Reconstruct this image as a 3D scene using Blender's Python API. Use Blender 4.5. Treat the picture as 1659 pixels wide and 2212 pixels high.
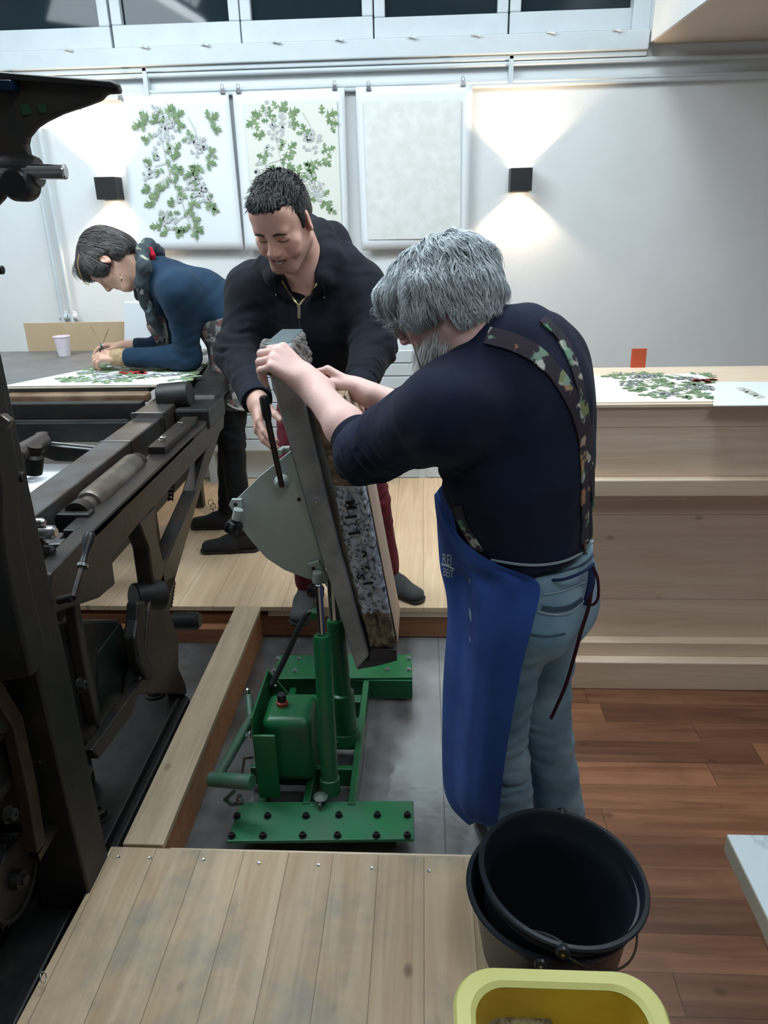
import bpy, bmesh, math, random
import numpy as np
from mathutils import Vector, Matrix
from mathutils.bvhtree import BVHTree

random.seed(7)
for o in list(bpy.data.objects): bpy.data.objects.remove(o)
scene = bpy.context.scene
COL = scene.collection
R_ = math.radians
# ------------------------------------------------------------------ camera
IW, IH, FPX = 1659.0, 2212.0, 1600.0
CAM = Vector((0, 0, 1.7)); PITCH, YAW, ROLL = R_(22), R_(3.3), R_(1.3)
FWD = Vector((-math.sin(YAW)*math.cos(PITCH), math.cos(YAW)*math.cos(PITCH), -math.sin(PITCH)))
_r = FWD.cross(Vector((0, 0, 1))).normalized(); _u = _r.cross(FWD)
RGT = _r*math.cos(ROLL) - _u*math.sin(ROLL); UPV = _u*math.cos(ROLL) + _r*math.sin(ROLL)
cd = bpy.data.cameras.new('camera'); cam = bpy.data.objects.new('camera', cd); COL.objects.link(cam)
M = Matrix((RGT, UPV, -FWD)).transposed().to_4x4(); M.translation = CAM
cam.matrix_world = M
cd.sensor_fit = 'VERTICAL'; cd.sensor_height = 36; cd.lens = 36*FPX/IH; cd.clip_start = .05; cd.clip_end = 50
scene.camera = cam
scene.view_settings.view_transform = 'Standard'
try: scene.view_settings.look = 'None'
except Exception: pass
scene.view_settings.exposure = 0.0; scene.view_settings.gamma = 1.0
scene.view_settings.use_curve_mapping = False
# ------------------------------------------------------------------ world + large lights
w = bpy.data.worlds.new('world'); scene.world = w; w.use_nodes = True
w.node_tree.nodes['Background'].inputs[0].default_value = (.10, .16, .22, 1)
w.node_tree.nodes['Background'].inputs[1].default_value = .25
def area(name, loc, target, size, power, color):
    l = bpy.data.lights.new(name, 'AREA'); l.shape = 'RECTANGLE'; l.size, l.size_y = size
    l.energy = power; l.color = color
    o = bpy.data.objects.new(name, l); COL.objects.link(o); o.location = loc
    o.rotation_euler = (Vector(target)-Vector(loc)).to_track_quat('-Z', 'Y').to_euler()
    return o
COOL = (.80, .93, 1.0)
area('ceiling_light_back', (-1.3, 2.6, 3.44), (-1.2, 3.2, 0), (2.0, .5), 58, COOL)
area('ceiling_light_mid', (.5, 2.3, 3.44), (.2, 2.4, 0), (1.8, .5), 48, COOL)
area('ceiling_light_front', (.9, .2, 3.1), (.5, 1.6, .5), (1.6, .4), 19, (.86, .94, 1.0))
area('ceiling_light_left', (-2.4, 1.9, 3.3), (-1.2, 3.0, 1.0), (1.2, .5), 29, COOL)

def at(x, y, X=None, Y=None, Z=None):
    d = FWD + RGT*((x-IW/2)/FPX) - UPV*((y-IH/2)/FPX)
    t = (Y-CAM.y)/d.y if Y is not None else ((Z-CAM.z)/d.z if Z is not None else (X-CAM.x)/d.x)
    return CAM + d*t
def raydir(x, y): return (FWD + RGT*((x-IW/2)/FPX) - UPV*((y-IH/2)/FPX)).normalized()

# ------------------------------------------------------------------ materials
MATS = {}
def N(nt, t, **kw):
    n = nt.nodes.new(t)
    for k, v in kw.items():
        if k in n.inputs.keys(): n.inputs[k].default_value = v
        else: setattr(n, k, v)
    return n
def L(nt, a, b): nt.links.new(a, b)
def ramp(nt, fac, stops):
    r = nt.nodes.new('ShaderNodeValToRGB'); L(nt, fac, r.inputs[0]); cr = r.color_ramp
    while len(cr.elements) < len(stops): cr.elements.new(.5)
    for e, (p, c) in zip(cr.elements, stops): e.position = p; e.color = (*c, 1) if len(c) == 3 else c
    return r.outputs[0]
def mixc(nt, f, a, b, mode='MIX'):
    m = nt.nodes.new('ShaderNodeMix'); m.data_type = 'RGBA'; m.blend_type = mode
    for s, v in ((m.inputs[0], f), (m.inputs[6], a), (m.inputs[7], b)):
        if hasattr(v, 'is_linked'): L(nt, v, s)
        elif isinstance(v, (tuple, list)): s.default_value = (*v, 1) if len(v) == 3 else v
        else: s.default_value = v
    return m.outputs[2]
def mathn(nt, op, a, b=0.0, c=0.0):
    m = nt.nodes.new('ShaderNodeMath'); m.operation = op
    for s, v in zip(m.inputs, (a, b, c)):
        if hasattr(v, 'is_linked'): L(nt, v, s)
        else: s.default_value = v
    return m.outputs[0]
def coords(nt, scale=(1, 1, 1), kind='Object', rot=(0, 0, 0)):
    tc = nt.nodes.new('ShaderNodeTexCoord'); mp = nt.nodes.new('ShaderNodeMapping')
    mp.inputs['Scale'].default_value = scale; mp.inputs['Rotation'].default_value = rot
    L(nt, tc.outputs[kind], mp.inputs[0]); return mp.outputs[0]
def noise(nt, vec, s, d=3, rough=.55):
    n = N(nt, 'ShaderNodeTexNoise'); n.inputs['Scale'].default_value = s; n.inputs['Detail'].default_value = d
    n.inputs['Roughness'].default_value = rough; L(nt, vec, n.inputs['Vector']); return n.outputs['Fac']
def newmat(name):
    m = bpy.data.materials.new(name); m.use_nodes = True; nt = m.node_tree
    b = nt.nodes['Principled BSDF']; MATS[name] = m; return m, nt, b
def mat(name, col, rough=.5, metal=0, var=0.0, vscale=8, vcol=None, bump=0.0, bscale=60, emit=None, es=1, sheen=0, spec=None, coat=0, attr=None, stretch=(1, 1, 1)):
    m, nt, b = newmat(name)
    b.inputs['Roughness'].default_value = rough; b.inputs['Metallic'].default_value = metal
    if spec is not None: b.inputs['Specular IOR Level'].default_value = spec
    if coat: b.inputs['Coat Weight'].default_value = coat; b.inputs['Coat Roughness'].default_value = .15
    v = coords(nt, stretch); c = None
    if attr:
        a = N(nt, 'ShaderNodeAttribute'); a.attribute_name = attr; c = a.outputs['Color']
    if var > 0 or vcol:
        f = noise(nt, v, vscale, 4)
        vc = vcol or tuple(x*(1-var) for x in col)
        f2 = ramp(nt, f, [(.38, (0, 0, 0)), (.66, (1, 1, 1))])
        c = mixc(nt, f2, c if c is not None else col, vc)
        rr = mathn(nt, 'MULTIPLY_ADD', f, .25, rough-.12); L(nt, rr, b.inputs['Roughness'])
    if c is not None: L(nt, c, b.inputs['Base Color'])
    else: b.inputs['Base Color'].default_value = (*col, 1)
    if bump > 0:
        bp = N(nt, 'ShaderNodeBump'); bp.inputs['Strength'].default_value = 1; bp.inputs['Distance'].default_value = bump
        L(nt, noise(nt, v, bscale, 4), bp.inputs['Height']); L(nt, bp.outputs[0], b.inputs['Normal'])
    if sheen: b.inputs['Sheen Weight'].default_value = sheen; b.inputs['Sheen Roughness'].default_value = .5
    if emit: b.inputs['Emission Color'].default_value = (*emit, 1); b.inputs['Emission Strength'].default_value = es
    return m
def cloth(name, col, col2=None, weave=900, fold=.006, fscale=14, rough=.9, wear=0.0):
    m, nt, b = newmat(name); b.inputs['Roughness'].default_value = rough
    b.inputs['Sheen Weight'].default_value = .03; b.inputs['Specular IOR Level'].default_value = .2
    v = coords(nt)
    f = noise(nt, v, 7, 4); f2 = ramp(nt, f, [(.35, (0, 0, 0)), (.7, (1, 1, 1))])
    L(nt, mixc(nt, f2, col, col2 or tuple(x*.75 for x in col)), b.inputs['Base Color'])
    b1 = N(nt, 'ShaderNodeBump'); b1.inputs['Distance'].default_value = fold; b1.inputs['Strength'].default_value = .8
    L(nt, noise(nt, v, fscale, 2, .4), b1.inputs['Height'])
    b2 = N(nt, 'ShaderNodeBump'); b2.inputs['Distance'].default_value = .0006; b2.inputs['Strength'].default_value = .6
    L(nt, noise(nt, v, weave, 2), b2.inputs['Height']); L(nt, b1.outputs[0], b2.inputs['Normal'])
    L(nt, b2.outputs[0], b.inputs['Normal']); return m
def patterned(name, base, cols, scale=30, thr=.5, rough=.9, stretch=(1, 1, 1)):
    m, nt, b = newmat(name); b.inputs['Roughness'].default_value = rough
    v = coords(nt, stretch); f = noise(nt, v, scale, 3)
    vor = N(nt, 'ShaderNodeTexVoronoi'); vor.inputs['Scale'].default_value = scale*1.3; L(nt, v, vor.inputs['Vector'])
    sep = N(nt, 'ShaderNodeSeparateColor'); L(nt, vor.outputs['Color'], sep.inputs[0])
    n = len(cols); pc = ramp(nt, sep.outputs[0], [((i+.0)/n, c) for i, c in enumerate(cols)])
    msk = ramp(nt, f, [(thr-.02, (0, 0, 0)), (thr+.02, (1, 1, 1))])
    L(nt, mixc(nt, msk, base, pc), b.inputs['Base Color']); return m
def wood(name, c1, c2, pw=.14, ax=0, seam=.012, knots=.5, stain=None, stainamt=.5, rough=.55, tone=.25, grain=1.0, plen=None, world=False):
    """planks of width pw counted along axis ax, grain running along the other horizontal axis"""
    m, nt, b = newmat(name); b.inputs['Roughness'].default_value = rough
    tc = N(nt, 'ShaderNodeTexCoord'); sx = N(nt, 'ShaderNodeSeparateXYZ'); L(nt, tc.outputs['Object'], sx.inputs[0])
    order = {0: (0, 1, 2), 1: (1, 0, 2), 2: (2, 0, 1)}[ax]
    a, l, t = (sx.outputs[i] for i in order)
    q = mathn(nt, 'DIVIDE', a, pw); idx = mathn(nt, 'FLOOR', q); fr = mathn(nt, 'FRACT', q)
    if plen:
        wn0 = N(nt, 'ShaderNodeTexWhiteNoise'); wn0.noise_dimensions = '1D'; L(nt, idx, wn0.inputs['W'])
        ql = mathn(nt, 'ADD', mathn(nt, 'DIVIDE', l, plen), wn0.outputs['Value'])
        idx2 = mathn(nt, 'FLOOR', ql); frl = mathn(nt, 'FRACT', ql)
        idx = mathn(nt, 'ADD', mathn(nt, 'MULTIPLY', idx, 7.31), mathn(nt, 'MULTIPLY', idx2, 3.77))
    wn = N(nt, 'ShaderNodeTexWhiteNoise'); wn.noise_dimensions = '1D'; L(nt, idx, wn.inputs['W'])
    cb = N(nt, 'ShaderNodeCombineXYZ')
    L(nt, mathn(nt, 'MULTIPLY', a, 26*grain), cb.inputs[0]); L(nt, mathn(nt, 'MULTIPLY', l, 1.6*grain), cb.inputs[1])
    L(nt, mathn(nt, 'ADD', mathn(nt, 'MULTIPLY', idx, 3.17), mathn(nt, 'MULTIPLY', t, 20)), cb.inputs[2])
    g = N(nt, 'ShaderNodeTexNoise'); g.inputs['Scale'].default_value = 1; g.inputs['Detail'].default_value = 5; g.inputs['Distortion'].default_value = 1.2
    L(nt, cb.outputs[0], g.inputs['Vector'])
    c = mixc(nt, ramp(nt, g.outputs['Fac'], [(.35, (0, 0, 0)), (.68, (1, 1, 1))]), c1, c2)
    br = mathn(nt, 'MULTIPLY_ADD', wn.outputs['Value'], tone, 1-tone/2)
    cc = N(nt, 'ShaderNodeCombineColor'); [L(nt, br, cc.inputs[i]) for i in range(3)]
    c = mixc(nt, 1.0, c, cc.outputs[0], 'MULTIPLY')
    if stain:
        f = noise(nt, coords(nt), 3.2, 5, .65)
        c = mixc(nt, mathn(nt, 'MULTIPLY', ramp(nt, f, [(.48, (0, 0, 0)), (.68, (1, 1, 1))]), stainamt), c, stain)
    if knots:
        cb2 = N(nt, 'ShaderNodeCombineXYZ'); L(nt, mathn(nt, 'MULTIPLY', a, 9), cb2.inputs[0]); L(nt, mathn(nt, 'MULTIPLY', l, 5.5), cb2.inputs[1]); L(nt, mathn(nt, 'MULTIPLY', t, 2), cb2.inputs[2])
        vo = N(nt, 'ShaderNodeTexVoronoi'); vo.inputs['Scale'].default_value = .9; L(nt, cb2.outputs[0], vo.inputs['Vector'])
        c = mixc(nt, mathn(nt, 'MULTIPLY', ramp(nt, vo.outputs['Distance'], [(.05, (1, 1, 1)), (.11, (0, 0, 0))]), knots), c, tuple(x*.35 for x in c1))
    if seam:
        s = mathn(nt, 'MINIMUM', fr, mathn(nt, 'SUBTRACT', 1.0, fr)); sm = mathn(nt, 'LESS_THAN', s, seam)
        if plen:
            s2 = mathn(nt, 'LESS_THAN', mathn(nt, 'MINIMUM', frl, mathn(nt, 'SUBTRACT', 1.0, frl)), .0012/plen)
            sm = mathn(nt, 'MAXIMUM', sm, s2)
        c = mixc(nt, mathn(nt, 'MULTIPLY', sm, .75), c, tuple(x*.22 for x in c1))
    L(nt, c, b.inputs['Base Color'])
    bp = N(nt, 'ShaderNodeBump'); bp.inputs['Distance'].default_value = .0012; L(nt, g.outputs['Fac'], bp.inputs['Height']); L(nt, bp.outputs[0], b.inputs['Normal'])
    return m

# ------------------------------------------------------------------ object helpers
def link(name, me, m, parent=None):
    o = bpy.data.objects.new(name, me); COL.objects.link(o)
    if m: me.materials.append(m)
    if parent is not None: o.parent = parent; o.matrix_parent_inverse = parent.matrix_world.inverted()
    return o
def tag(o, label=None, cat=None, group=None, kind=None):
    for k, v in (('label', label), ('category', cat), ('group', group), ('kind', kind)):
        if v: o[k] = v
    return o
def thing(name, label, cat, loc=(0, 0, 0), group=None):
    o = bpy.data.objects.new(name, None); COL.objects.link(o); o.location = loc; o.empty_display_size = .05
    o.matrix_world = Matrix.Translation(loc)
    return tag(o, label, cat, group)
def V3(p): return Vector(p)
class MB:
    def __init__(s): s.v = []; s.f = []
    def add(s, vs, fs):
        b = len(s.v); s.v += [tuple(v) for v in vs]; s.f += [tuple(b+i for i in f) for f in fs]; return s
    def box(s, x0, x1, y0, y1, z0, z1):
        return s.add([(x0,y0,z0),(x1,y0,z0),(x1,y1,z0),(x0,y1,z0),(x0,y0,z1),(x1,y0,z1),(x1,y1,z1),(x0,y1,z1)],
                     [(0,3,2,1),(4,5,6,7),(0,1,5,4),(1,2,6,5),(2,3,7,6),(3,0,4,7)])
    def prism(s, pts, vec):
        """polygon of 3-D points pushed along vec"""
        pts = [V3(p) for p in pts]; vec = V3(vec); n = len(pts)
        nrm = Vector((0, 0, 0))
        for i in range(n): nrm += pts[i].cross(pts[(i+1) % n])
        if nrm.dot(vec) > 0: pts = pts[::-1]
        vs = pts + [p+vec for p in pts]
        return s.add(vs, [tuple(range(n)), tuple(range(2*n-1, n-1, -1))] + [(i, i+n, (i+1) % n+n, (i+1) % n) for i in range(n)])
    def tube(s, path, r, n=12, cap=True, sq=None):
        path = [V3(p) for p in path]; k = len(path); rs = r if isinstance(r, (list, tuple)) else [r]*k
        ref = None; vs = []; fs = []
        for i, p in enumerate(path):
            d = (path[min(i+1, k-1)]-path[max(i-1, 0)]).normalized()
            if ref is None: ref = d.orthogonal().normalized()
            ref = (ref-d*ref.dot(d)).normalized(); o2 = d.cross(ref)
            for j in range(n):
                a = 2*math.pi*j/n; vs.append(p+(ref*math.cos(a)+o2*math.sin(a))*rs[i])
        for i in range(k-1):
            for j in range(n):
                fs.append((i*n+j, i*n+(j+1) % n, (i+1)*n+(j+1) % n, (i+1)*n+j))
        if cap: fs += [tuple(range(n-1, -1, -1)), tuple(range((k-1)*n, k*n))]
        return s.add(vs, fs)
    def cyl(s, a, b, r, r2=None, n=20): return s.tube([a, b], [r, r if r2 is None else r2], n)
    def lathe(s, prof, c, ax=(0, 0, 1), n=32, close=False):
        ax = V3(ax).normalized(); u = ax.orthogonal().normalized(); v = ax.cross(u); c = V3(c); vs = []; fs = []; k = len(prof)
        for r, z in prof:
            for j in range(n):
                a = 2*math.pi*j/n; vs.append(c+ax*z+(u*math.cos(a)+v*math.sin(a))*max(r, 1e-5))
        rng = range(k) if close else range(k-1)
        for i in rng:
            i2 = (i+1) % k
            for j in range(n): fs.append((i*n+j, i*n+(j+1) % n, i2*n+(j+1) % n, i2*n+j))
        return s.add(vs, fs)
    def grid(s, rows):
        b = len(rows[0]); vs = [p for r in rows for p in r]
        return s.add(vs, [(i*b+j, i*b+j+1, (i+1)*b+j+1, (i+1)*b+j) for i in range(len(rows)-1) for j in range(b-1)])
    def build(s, name, m, parent=None, bevel=0, smooth=False, solid=0, sub=0, seg=2, offset=0, angle=35):
        me = bpy.data.meshes.new(name); me.from_pydata(s.v, [], s.f); me.update()
        bm = bmesh.new(); bm.from_mesh(me); bmesh.ops.recalc_face_normals(bm, faces=bm.faces)
        if smooth:
            for f in bm.faces: f.smooth = True
            for e in bm.edges:
                if len(e.link_faces) == 2 and e.calc_face_angle(0) > R_(angle): e.smooth = False
        bm.to_mesh(me); bm.free()
        o = link(name, me, m, parent)
        if solid: md = o.modifiers.new('solid', 'SOLIDIFY'); md.thickness = solid; md.offset = offset
        if sub: md = o.modifiers.new('sub', 'SUBSURF'); md.levels = md.render_levels = sub
        if bevel:
            md = o.modifiers.new('bevel', 'BEVEL'); md.width = bevel; md.segments = seg; md.limit_method = 'ANGLE'; md.harden_normals = False
        return o
def box(name, b, m, parent=None, bevel=.003): return MB().box(*b).build(name, m, parent, bevel)
def pxY(pts, Y): return [at(x, y, Y=Y) for x, y in pts]
def pxX(pts, X): return [at(x, y, X=X) for x, y in pts]
def pxZ(pts, Z): return [at(x, y, Z=Z) for x, y in pts]
def prismY(name, pts, Y0, Y1, m, parent=None, bevel=.003, **k): return MB().prism(pxY(pts, Y0), (0, Y1-Y0, 0)).build(name, m, parent, bevel, **k)
def prismX(name, pts, X0, X1, m, parent=None, bevel=.003, **k): return MB().prism(pxX(pts, X0), (X1-X0, 0, 0)).build(name, m, parent, bevel, **k)
def cylo(name, a, b, r, m, parent=None, r2=None, n=24, bevel=.0015):
    return MB().cyl(a, b, r, r2, n).build(name, m, parent, bevel, smooth=True)
def arc(c, r, a0, a1, n): return [(c[0]+r*math.cos(R_(a0+(a1-a0)*i/n)), c[1]+r*math.sin(R_(a0+(a1-a0)*i/n))) for i in range(n+1)]
def spline(pts, n=8):
    pts = [V3(p) for p in pts]; out = []
    for i in range(len(pts)-1):
        p0, p1, p2, p3 = pts[max(i-1, 0)], pts[i], pts[i+1], pts[min(i+2, len(pts)-1)]
        for j in range(n):
            t = j/n; out.append(.5*((2*p1)+(p2-p0)*t+(2*p0-5*p1+4*p2-p3)*t*t+(-p0+3*p1-3*p2+p3)*t**3))
    out.append(pts[-1]); return out
def hexbolt(name, c, ax, r, h, m, parent):
    ax = V3(ax).normalized(); c = V3(c)
    mb = MB().lathe([(0, 0), (r*1.35, 0), (r*1.35, h*.25), (r, h*.25)], c, ax, 16)
    mb.lathe([(0, h*.2), (r, h*.2), (r, h*.9), (r*.85, h), (r*.45, h), (r*.45, h*.6), (0, h*.6)], c, ax, 6)
    return mb.build(name, m, parent)

# ------------------------------------------------------------------ implicit modelling (bodies, clothes)
class SDF:
    def __init__(s): s.p = []
    def cap(s, a, b, r1, r2=None, k=.02, flat=None, sub=False, cut=False, cuta=False):
        s.p.append(('c', np.array(a, float), np.array(b, float), r1, r1 if r2 is None else r2, k, flat, sub, cut, cuta)); return s
    def ell(s, c, rad, axes=None, k=.02, sub=False):
        A = np.eye(3) if axes is None else np.array([list(V3(a).normalized()) for a in axes])
        s.p.append(('e', np.array(c, float), np.array(rad, float), A, k, sub)); return s
    def chain(s, pts, rs, k=.02, **kw):
        for i in range(len(pts)-1): s.cap(pts[i], pts[i+1], rs[i], rs[i+1], k, **kw)
        return s
    def bbox(s):
        lo = np.full(3, 1e9); hi = -lo
        for q in s.p:
            if q[0] == 'c':
                if q[7]: continue
                r = max(q[3], q[4])*(max(1, q[6][1]) if q[6] else 1)
                lo = np.minimum(lo, np.minimum(q[1], q[2])-r); hi = np.maximum(hi, np.maximum(q[1], q[2])+r)
            else:
                if q[5]: continue
                e = np.sqrt(((q[3]*q[2][:, None])**2).sum(0)); lo = np.minimum(lo, q[1]-e); hi = np.maximum(hi, q[1]+e)
        return lo, hi
    def mesh(s, h):
        lo, hi = s.bbox(); lo -= 4*h; hi += 4*h
        dim = np.ceil((hi-lo)/h).astype(int)+1
        F = np.full(dim, .05, np.float32)
        ax = [lo[i]+h*np.arange(dim[i]) for i in range(3)]
        for q in s.p:
            if q[0] == 'c':
                _, a, b, r1, r2, k, flat, sub, cut, cuta = q
                r = max(r1, r2)*(max(1, flat[1]) if flat else 1); e = np.full(3, r+k+3*h); pl, ph = np.minimum(a, b)-e, np.maximum(a, b)+e
            else:
                _, c, rad, A, k, sub = q
                e = np.sqrt(((A*rad[:, None])**2).sum(0))+k+3*h; pl, ph = c-e, c+e
            i0 = np.clip(np.floor((pl-lo)/h).astype(int), 0, dim-1); i1 = np.clip(np.ceil((ph-lo)/h).astype(int)+1, 1, dim)
            if (i1 <= i0).any(): continue
            X = ax[0][i0[0]:i1[0]][:, None, None].astype(np.float32); Y = ax[1][i0[1]:i1[1]][None, :, None].astype(np.float32); Z = ax[2][i0[2]:i1[2]][None, None, :].astype(np.float32)
            if q[0] == 'c':
                ba = b-a; L2 = max(float(ba@ba), 1e-12)
                px, py, pz = X-a[0], Y-a[1], Z-a[2]
                tt = (px*ba[0]+py*ba[1]+pz*ba[2])/L2; t = np.clip(tt, 0, 1)
                dx, dy, dz = px-t*ba[0], py-t*ba[1], pz-t*ba[2]
                if flat:
                    wv = np.array(V3(flat[0]).normalized()); sc = flat[1]
                    dw = dx*wv[0]+dy*wv[1]+dz*wv[2]; g = 1/sc-1
                    dx = dx+dw*g*wv[0]; dy = dy+dw*g*wv[1]; dz = dz+dw*g*wv[2]
                d = np.sqrt(dx*dx+dy*dy+dz*dz)-(r1+(r2-r1)*t)
                Ln = math.sqrt(L2)
                if cut: d = np.maximum(d, (tt-1)*Ln)
                if cuta: d = np.maximum(d, -tt*Ln)
            else:
                px, py, pz = X-c[0], Y-c[1], Z-c[2]; n0 = 0; n1 = 0
                for i in range(3):
                    ci = px*A[i][0]+py*A[i][1]+pz*A[i][2]; n0 = n0+(ci/rad[i])**2; n1 = n1+(ci/rad[i]**2)**2
                n0 = np.sqrt(n0); n1 = np.sqrt(n1); d = n0*(n0-1)/np.maximum(n1, 1e-6)
            sl = F[i0[0]:i1[0], i0[1]:i1[1], i0[2]:i1[2]]
            if sub:
                d = -d; hh = np.maximum(k-np.abs(sl-d), 0)/k; sl[...] = np.maximum(sl, d)+hh*hh*k*.25
            else:
                hh = np.maximum(k-np.abs(sl-d), 0)/k; sl[...] = np.minimum(sl, d)-hh*hh*k*.25
        return nets(F, lo, h)
def nets(F, lo, h):
    S = F < 0; U = S.view(np.uint8)
    cnt = sum(U[a:U.shape[0]-1+a, b:U.shape[1]-1+b, c:U.shape[2]-1+c] for a in (0, 1) for b in (0, 1) for c in (0, 1))
    mixd = (cnt > 0) & (cnt < 8); ids = np.flatnonzero(mixd); I, J, K = np.unravel_index(ids, mixd.shape)
    acc = np.zeros((len(ids), 3)); num = np.zeros(len(ids))
    cor = [(a, b, c) for a in (0, 1) for b in (0, 1) for c in (0, 1)]
    vals = {c: F[I+c[0], J+c[1], K+c[2]].astype(np.float64) for c in cor}
    for c in cor:
        for a in range(3):
            if c[a] == 0:
                d = list(c); d[a] = 1; d = tuple(d); v0, v1 = vals[c], vals[d]; m = (v0 < 0) != (v1 < 0)
                t = np.where(m, v0/np.where(m, v0-v1, 1), 0); p = np.array(c, float)[None, :].repeat(len(ids), 0); p[:, a] = t
                acc[m] += p[m]; num[m] += 1
    V = (acc/num[:, None]+np.stack([I, J, K], 1))*h+lo
    faces = []
    sh = mixd.shape
    def look(i, j, k): return np.searchsorted(ids, np.ravel_multi_index((i, j, k), sh))
    for a in range(3):
        s0 = [slice(None)]*3; s1 = [slice(None)]*3; s0[a] = slice(0, -1); s1[a] = slice(1, None)
        A, B = S[tuple(s0)], S[tuple(s1)]
        e = np.nonzero(A != B); e = [x for x in e]
        u, v = (a+1) % 3, (a+2) % 3
        ok = (e[u] > 0) & (e[v] > 0) & (e[u] < sh[u]) & (e[v] < sh[v]); e = [x[ok] for x in e]
        inside = A[e[0], e[1], e[2]]
        def cell(du, dv):
            c = [x.copy() for x in e]; c[u] -= du; c[v] -= dv; return look(*c)
        q = np.stack([cell(1, 1), cell(0, 1), cell(0, 0), cell(1, 0)], 1)
        q[~inside] = q[~inside][:, ::-1]; faces.append(q)
    return V, np.concatenate(faces)
def vnormals(V, Fc):
    n = np.cross(V[Fc[:, 2]]-V[Fc[:, 0]], V[Fc[:, 3]]-V[Fc[:, 1]]); out = np.zeros_like(V)
    for c in range(3):
        for k in range(4): out[:, c] += np.bincount(Fc[:, k], n[:, c], len(V))
    return out/np.maximum(np.linalg.norm(out, axis=1), 1e-12)[:, None]
def relax(V, Fc, it=2, f=.5):
    a = np.concatenate([Fc[:, i] for i in range(4)]); b = np.concatenate([Fc[:, (i+1) % 4] for i in range(4)])
    deg = np.bincount(a, minlength=len(V))+np.bincount(b, minlength=len(V))
    for _ in range(it):
        W = np.zeros_like(V)
        for c in range(3): W[:, c] = np.bincount(a, V[b, c], len(V))+np.bincount(b, V[a, c], len(V))
        V = V*(1-f)+f*W/np.maximum(deg, 1)[:, None]
    return V
def qmesh(name, V, Fc, m, parent=None, colors=None):
    me = bpy.data.meshes.new(name); me.vertices.add(len(V)); me.vertices.foreach_set('co', V.astype(np.float32).ravel())
    me.loops.add(len(Fc)*4); me.loops.foreach_set('vertex_index', Fc.astype(np.int32).ravel())
    me.polygons.add(len(Fc)); me.polygons.foreach_set('loop_start', np.arange(0, len(Fc)*4, 4, dtype=np.int32))
    me.polygons.foreach_set('loop_total', np.full(len(Fc), 4, np.int32))
    me.update(calc_edges=True); me.validate()
    me.polygons.foreach_set('use_smooth', np.ones(len(me.polygons), bool))
    if colors is not None:
        at_ = me.color_attributes.new('tint', 'FLOAT_COLOR', 'POINT'); at_.data.foreach_set('color', np.concatenate([colors, np.ones((len(V), 1))], 1).astype(np.float32).ravel())
    return link(name, me, m, parent)
def foldnoise(V, k=60, seed=0, aniso=None):
    r = np.random.RandomState(seed); P = V if aniso is None else V*np.array(aniso); out = 0
    for i, a in enumerate((1, .7, .5, .35)):
        d = r.normal(size=3); d /= np.linalg.norm(d); d2 = r.normal(size=3)
        kk = k*(1+.6*i); out = out+a*np.sin(P@d*kk+2.2*np.sin(P@d2*kk*.35+r.rand()*6)+r.rand()*6)
    return out/2.0
def garment(name, sdf, m, parent, h=.005, folds=(.003, 60, 1), rings=(), sm=2, post=None):
    V, Fc = sdf.mesh(h); V = relax(V, Fc, sm); n = vnormals(V, Fc)
    d = folds[0]*foldnoise(V, folds[1], folds[2])
    for (c, axd, rad, wl, amp) in rings:      # bunched folds across a limb near point c
        c = np.array(c); a = np.array(V3(axd).normalized()); q = V-c
        wgt = np.exp(-(np.linalg.norm(q, axis=1)/rad)**2); s = q@a
        sk = foldnoise(V, 22, 5)*.022+foldnoise(V, 55, 6)*.008; md = np.clip(.55+.6*foldnoise(V, 30, 8), 0, 1.2)
        d = d+amp*wgt*md*np.sin(2*math.pi*(s+sk)/wl)
    V = V+n*d[:, None]
    if post: V = post(V)
    return qmesh(name, V, Fc, m, parent), V, Fc

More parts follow.
